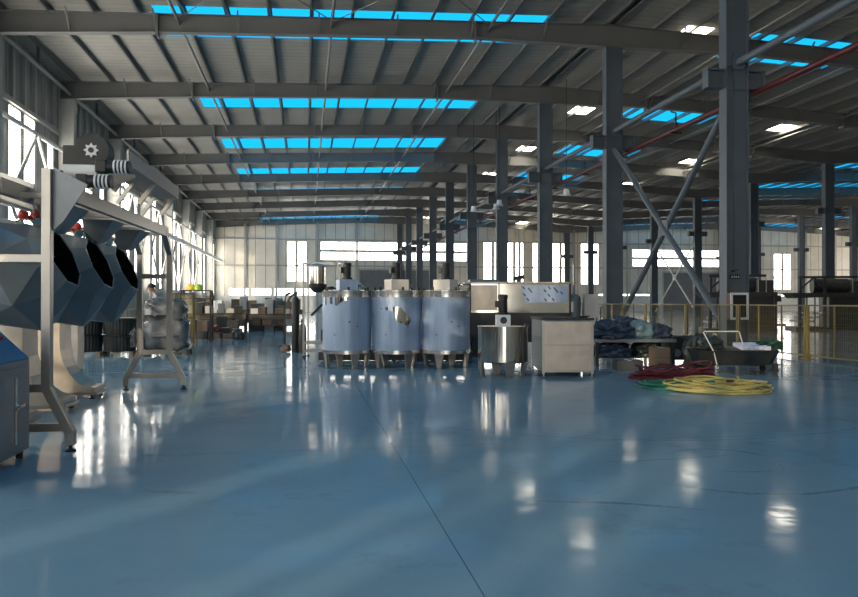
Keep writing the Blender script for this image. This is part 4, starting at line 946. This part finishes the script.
# ================================================================== fence along the middle columns (metres)
FX = 11.0
def fence_panel():
    t = thing('mesh_fence_panel', 'yellow mesh fence panel', 'fence'); L_ = 2.60
    for y in (.03, L_ - .03):
        p = MB().box(-.025, .025, y - .025, y + .025, 0, 1.2).build('post', 'yellow', t); MB().box(-.09, .09, y - .09, y + .09, 0, .012).build('foot_plate', 'yellow', p)
        b = MB(); b.prism([(-.08, .012), (-.025, .16), (-.02, .012)], 'y', y - .006, y + .006); b.prism([(.08, .012), (.025, .16), (.02, .012)], 'y', y - .006, y + .006); b.build('gusset', 'yellow', p)
    for z in (.06, 1.17): MB().box(-.015, .015, .055, L_ - .055, z, z + .03).build('rail', 'yellow', t)
    for k in (1, 2): MB().box(-.014, .014, L_ * k / 3 - .014, L_ * k / 3 + .014, .09, 1.17).build('stile', 'yellow', t)
    b = MB(); y = .1
    while y < L_ - .06: b.box(-.002, .002, y - .0012, y + .0012, .09, 1.17); y += .06
    z = .19
    while z < 1.15: b.box(-.003, .001, .055, L_ - .055, z - .0012, z + .0012); z += .12
    b.build('wire_mesh', 'yellow', t)
    return t
f0 = fence_panel()
wh = ['yellow mesh fence panel at the frame edge, before the farther dark press', 'yellow mesh fence panel between the red cabinet and the dark press', 'yellow mesh fence panel behind the trolley, beside the red cabinet column',
      'yellow mesh fence panel behind the brown carton', 'yellow mesh fence panel behind the plastic bags', 'yellow mesh fence panel beside the second middle column', 'yellow mesh fence panel just past the second middle column']
for i, y in enumerate((12.1, 14.72, 17.34, 19.96, 22.58, 25.2, 27.82)):
    if i == 0: f0.location = (FX, y, 0); f0['label'] = wh[0]; f0['group'] = 'yellow fence panels'
    else: dup(f0, (FX, y, 0), 0, wh[i])

# red framed cabinet and sign on the first column
t = thing('fire_hose_cabinet', 'red wall cabinet with a white framed glass door on the first middle column', 'cabinet', (11.40, FY(0) - .19, 0))
b = MB(); b.box(-.25, .25, -.2, 0, .80, .84); b.box(-.25, .25, -.2, 0, 1.46, 1.50); b.box(-.25, -.22, -.2, 0, .84, 1.46); b.box(.22, .25, -.2, 0, .84, 1.46); b.box(-.22, .22, -.02, 0, .84, 1.46); b.build('case', 'darkred', t)
d = MB(); d.box(-.26, .26, -.225, -.2, .79, .85); d.box(-.26, .26, -.225, -.2, 1.45, 1.51); d.box(-.26, -.2, -.225, -.2, .85, 1.45); d.box(.2, .26, -.225, -.2, .85, 1.45); d = d.build('door_frame', 'white', t)
MB().box(-.2, .2, -.214, -.208, .85, 1.45).build('door_glass', 'glass', d)
MB().lathe([(.12, 0), (.16, .02), (.16, .06), (.12, .08)], 24, (0, 0, 0), Matrix.Translation((0, -.12, 1.2)) @ Matrix.Rotation(R(90), 4, 'X')).build('hose_reel', 'red', t, True)
t = thing('column_sign', 'small black sign with a row of white marks on the first middle column', 'sign', (11.40, FY(0) - .185, 1.94))
MB().box(-.15, .15, -.01, .01, -.06, .06).build('sign_plate', 'black', t)
for k in range(4):
    b = MB(); x = -.105 + k * .062
    for (u0, u1, v0, v1) in ((0, .045, .012, .019), (.018, .026, -.025, .028), (0, .045, -.025, -.018), (.002 + .03 * (k % 2), .010 + .03 * (k % 2), -.02, .012)): b.box(x + u0, x + u1, -.013, -.01, v0, v1)
    b.build('sign_mark', 'white', t)
b = MB().cyl((-.1, 0, .0), (.05, 0, .05), .02, n=10); b.box(-.12, -.05, -.03, .03, -.03, .03)
tag(b.build('wall_hook', 'black', None, True, loc=(11.42, FY(0) - .20, 2.09)), 'small black bracket fixed above the black sign on the column', 'bracket')
b = MB().tube([(11.36, FY(0) - .20, 2.15), (11.37, FY(0) - .2, 3.6), (11.34, FY(0) - .2, 4.8), (11.36, FY(0) - .2, 6.2), (11.31, FY(0) - .2, 6.6), (11.38, FY(0) - .2, 6.95), (11.33, FY(0) - .2, 7.5), (11.36, FY(0) - .2, 8.0)], .009, 6)
tag(b.build('power_cable', 'black', None, True), 'thin black cable running down the first middle column', 'cable')

# ================================================================== dark presses beyond the fence
def press(lab, x, y, w=4.2):
    t = thing('press_machine', lab, 'press', U(x, y), -.35, 'dark presses beyond the fence'); h = w / 2
    MB().box(-h, h, 0, 2.2, .0, .16).build('base_frame', 'darksteel', t, sc=S)
    MB().box(-.35, h - .1, .1, 2.0, .16, 1.45).build('main_body', 'darksteel', t, sc=S, bevel=.01)
    MB().box(-.35, h - .1, .35, 2.0, 1.45, 1.85).build('slot_back', 'black', t, sc=S)
    MB().box(-.5, h, .0, 2.05, 1.85, 2.1).build('canopy', 'darksteel', t, sc=S, bevel=.01)
    for xx in (-.42, h - .15): MB().box(xx, xx + .12, .02, .14, .16, 1.85).build('upright', 'darksteel', t, sc=S)
    MB().cyl((-1.0, 1.1, 2.5), (.9, 1.1, 2.5), .42, n=24).build('pressure_tank', 'darksteel', t, True, sc=S)
    MB().box(1.0, 1.75, .6, 1.5, 2.1, 2.75).build('valve_box', 'darksteel', t, sc=S)
    for xx in (.95, 1.35, 1.8): MB().tube([(xx, .5, 2.1), (xx, .5, 2.85), (xx, 1.1, 2.95)], .03, 8).build('pipe', 'steel', t, True, sc=S)
    for xx in (-h + .25, -.6): MB().box(xx, xx + .12, .3, .42, .16, 3.0).build('gantry_post', 'darksteel', t, sc=S)
    MB().box(-h + .2, 1.3, .28, .44, 2.92, 3.05).build('gantry_beam', 'darksteel', t, sc=S)
    MB().bar((-h + .31, .36, 2.3), (-h + 1.0, .36, 2.95), .08).build('diagonal', 'darksteel', t, sc=S)
    MB().bar((-.55, .36, 2.3), (-1.1, .36, 2.95), .08).build('diagonal', 'darksteel', t, sc=S)
    MB().prism([(-h - .35, 2.1), (-.5, 2.1), (-.5, 1.85), (-h, 1.80)], 'y', .1, 1.8).build('feed_table', 'darksteel', t, sc=S)
    for k in range(6): MB().cyl((-h + .2 + k * .25, .15, .5 + .22 * (k % 3)), (-h + .2 + k * .25, 1.8, .5 + .22 * (k % 3)), .07, n=10).build('roller', 'greysheet', t, True, sc=S)
    for k in range(4): MB().box(-h + .15 + k * .42, -h + .2 + k * .42, .1, .18, .16, 1.82).build('strut', 'darksteel', t, sc=S)
    MB().box(h, h + .25, .3, .6, 1.6, 1.95).build('control_box', 'black', t, sc=S); MB().box(h - .1, h + .5, .4, .9, .3, .42).build('step', 'darksteel', t, sc=S)
press('dark steel press half hidden behind the first middle column', 22.8, 35.6, 3.6); press('dark steel press standing free beyond the fence', 29.3, 36.6, 4.3)
# things by the far wall
for i, (x, lab) in enumerate(((27.0, 'small dark bench frame standing before the far wall'), )):
    t = thing('bench_frame', lab, 'bench', U(x, 62))
    for xx in (-.9, 0, .9):
        for yy in (-.3, .3): MB().box(xx - .04, xx + .04, yy - .04, yy + .04, 0, 1.1).build('leg', 'black', t, sc=S)
    for z in (.3, 1.06): MB().box(-.95, .95, -.35, .35, z, z + .05).build('slab', 'darksteel', t, sc=S)
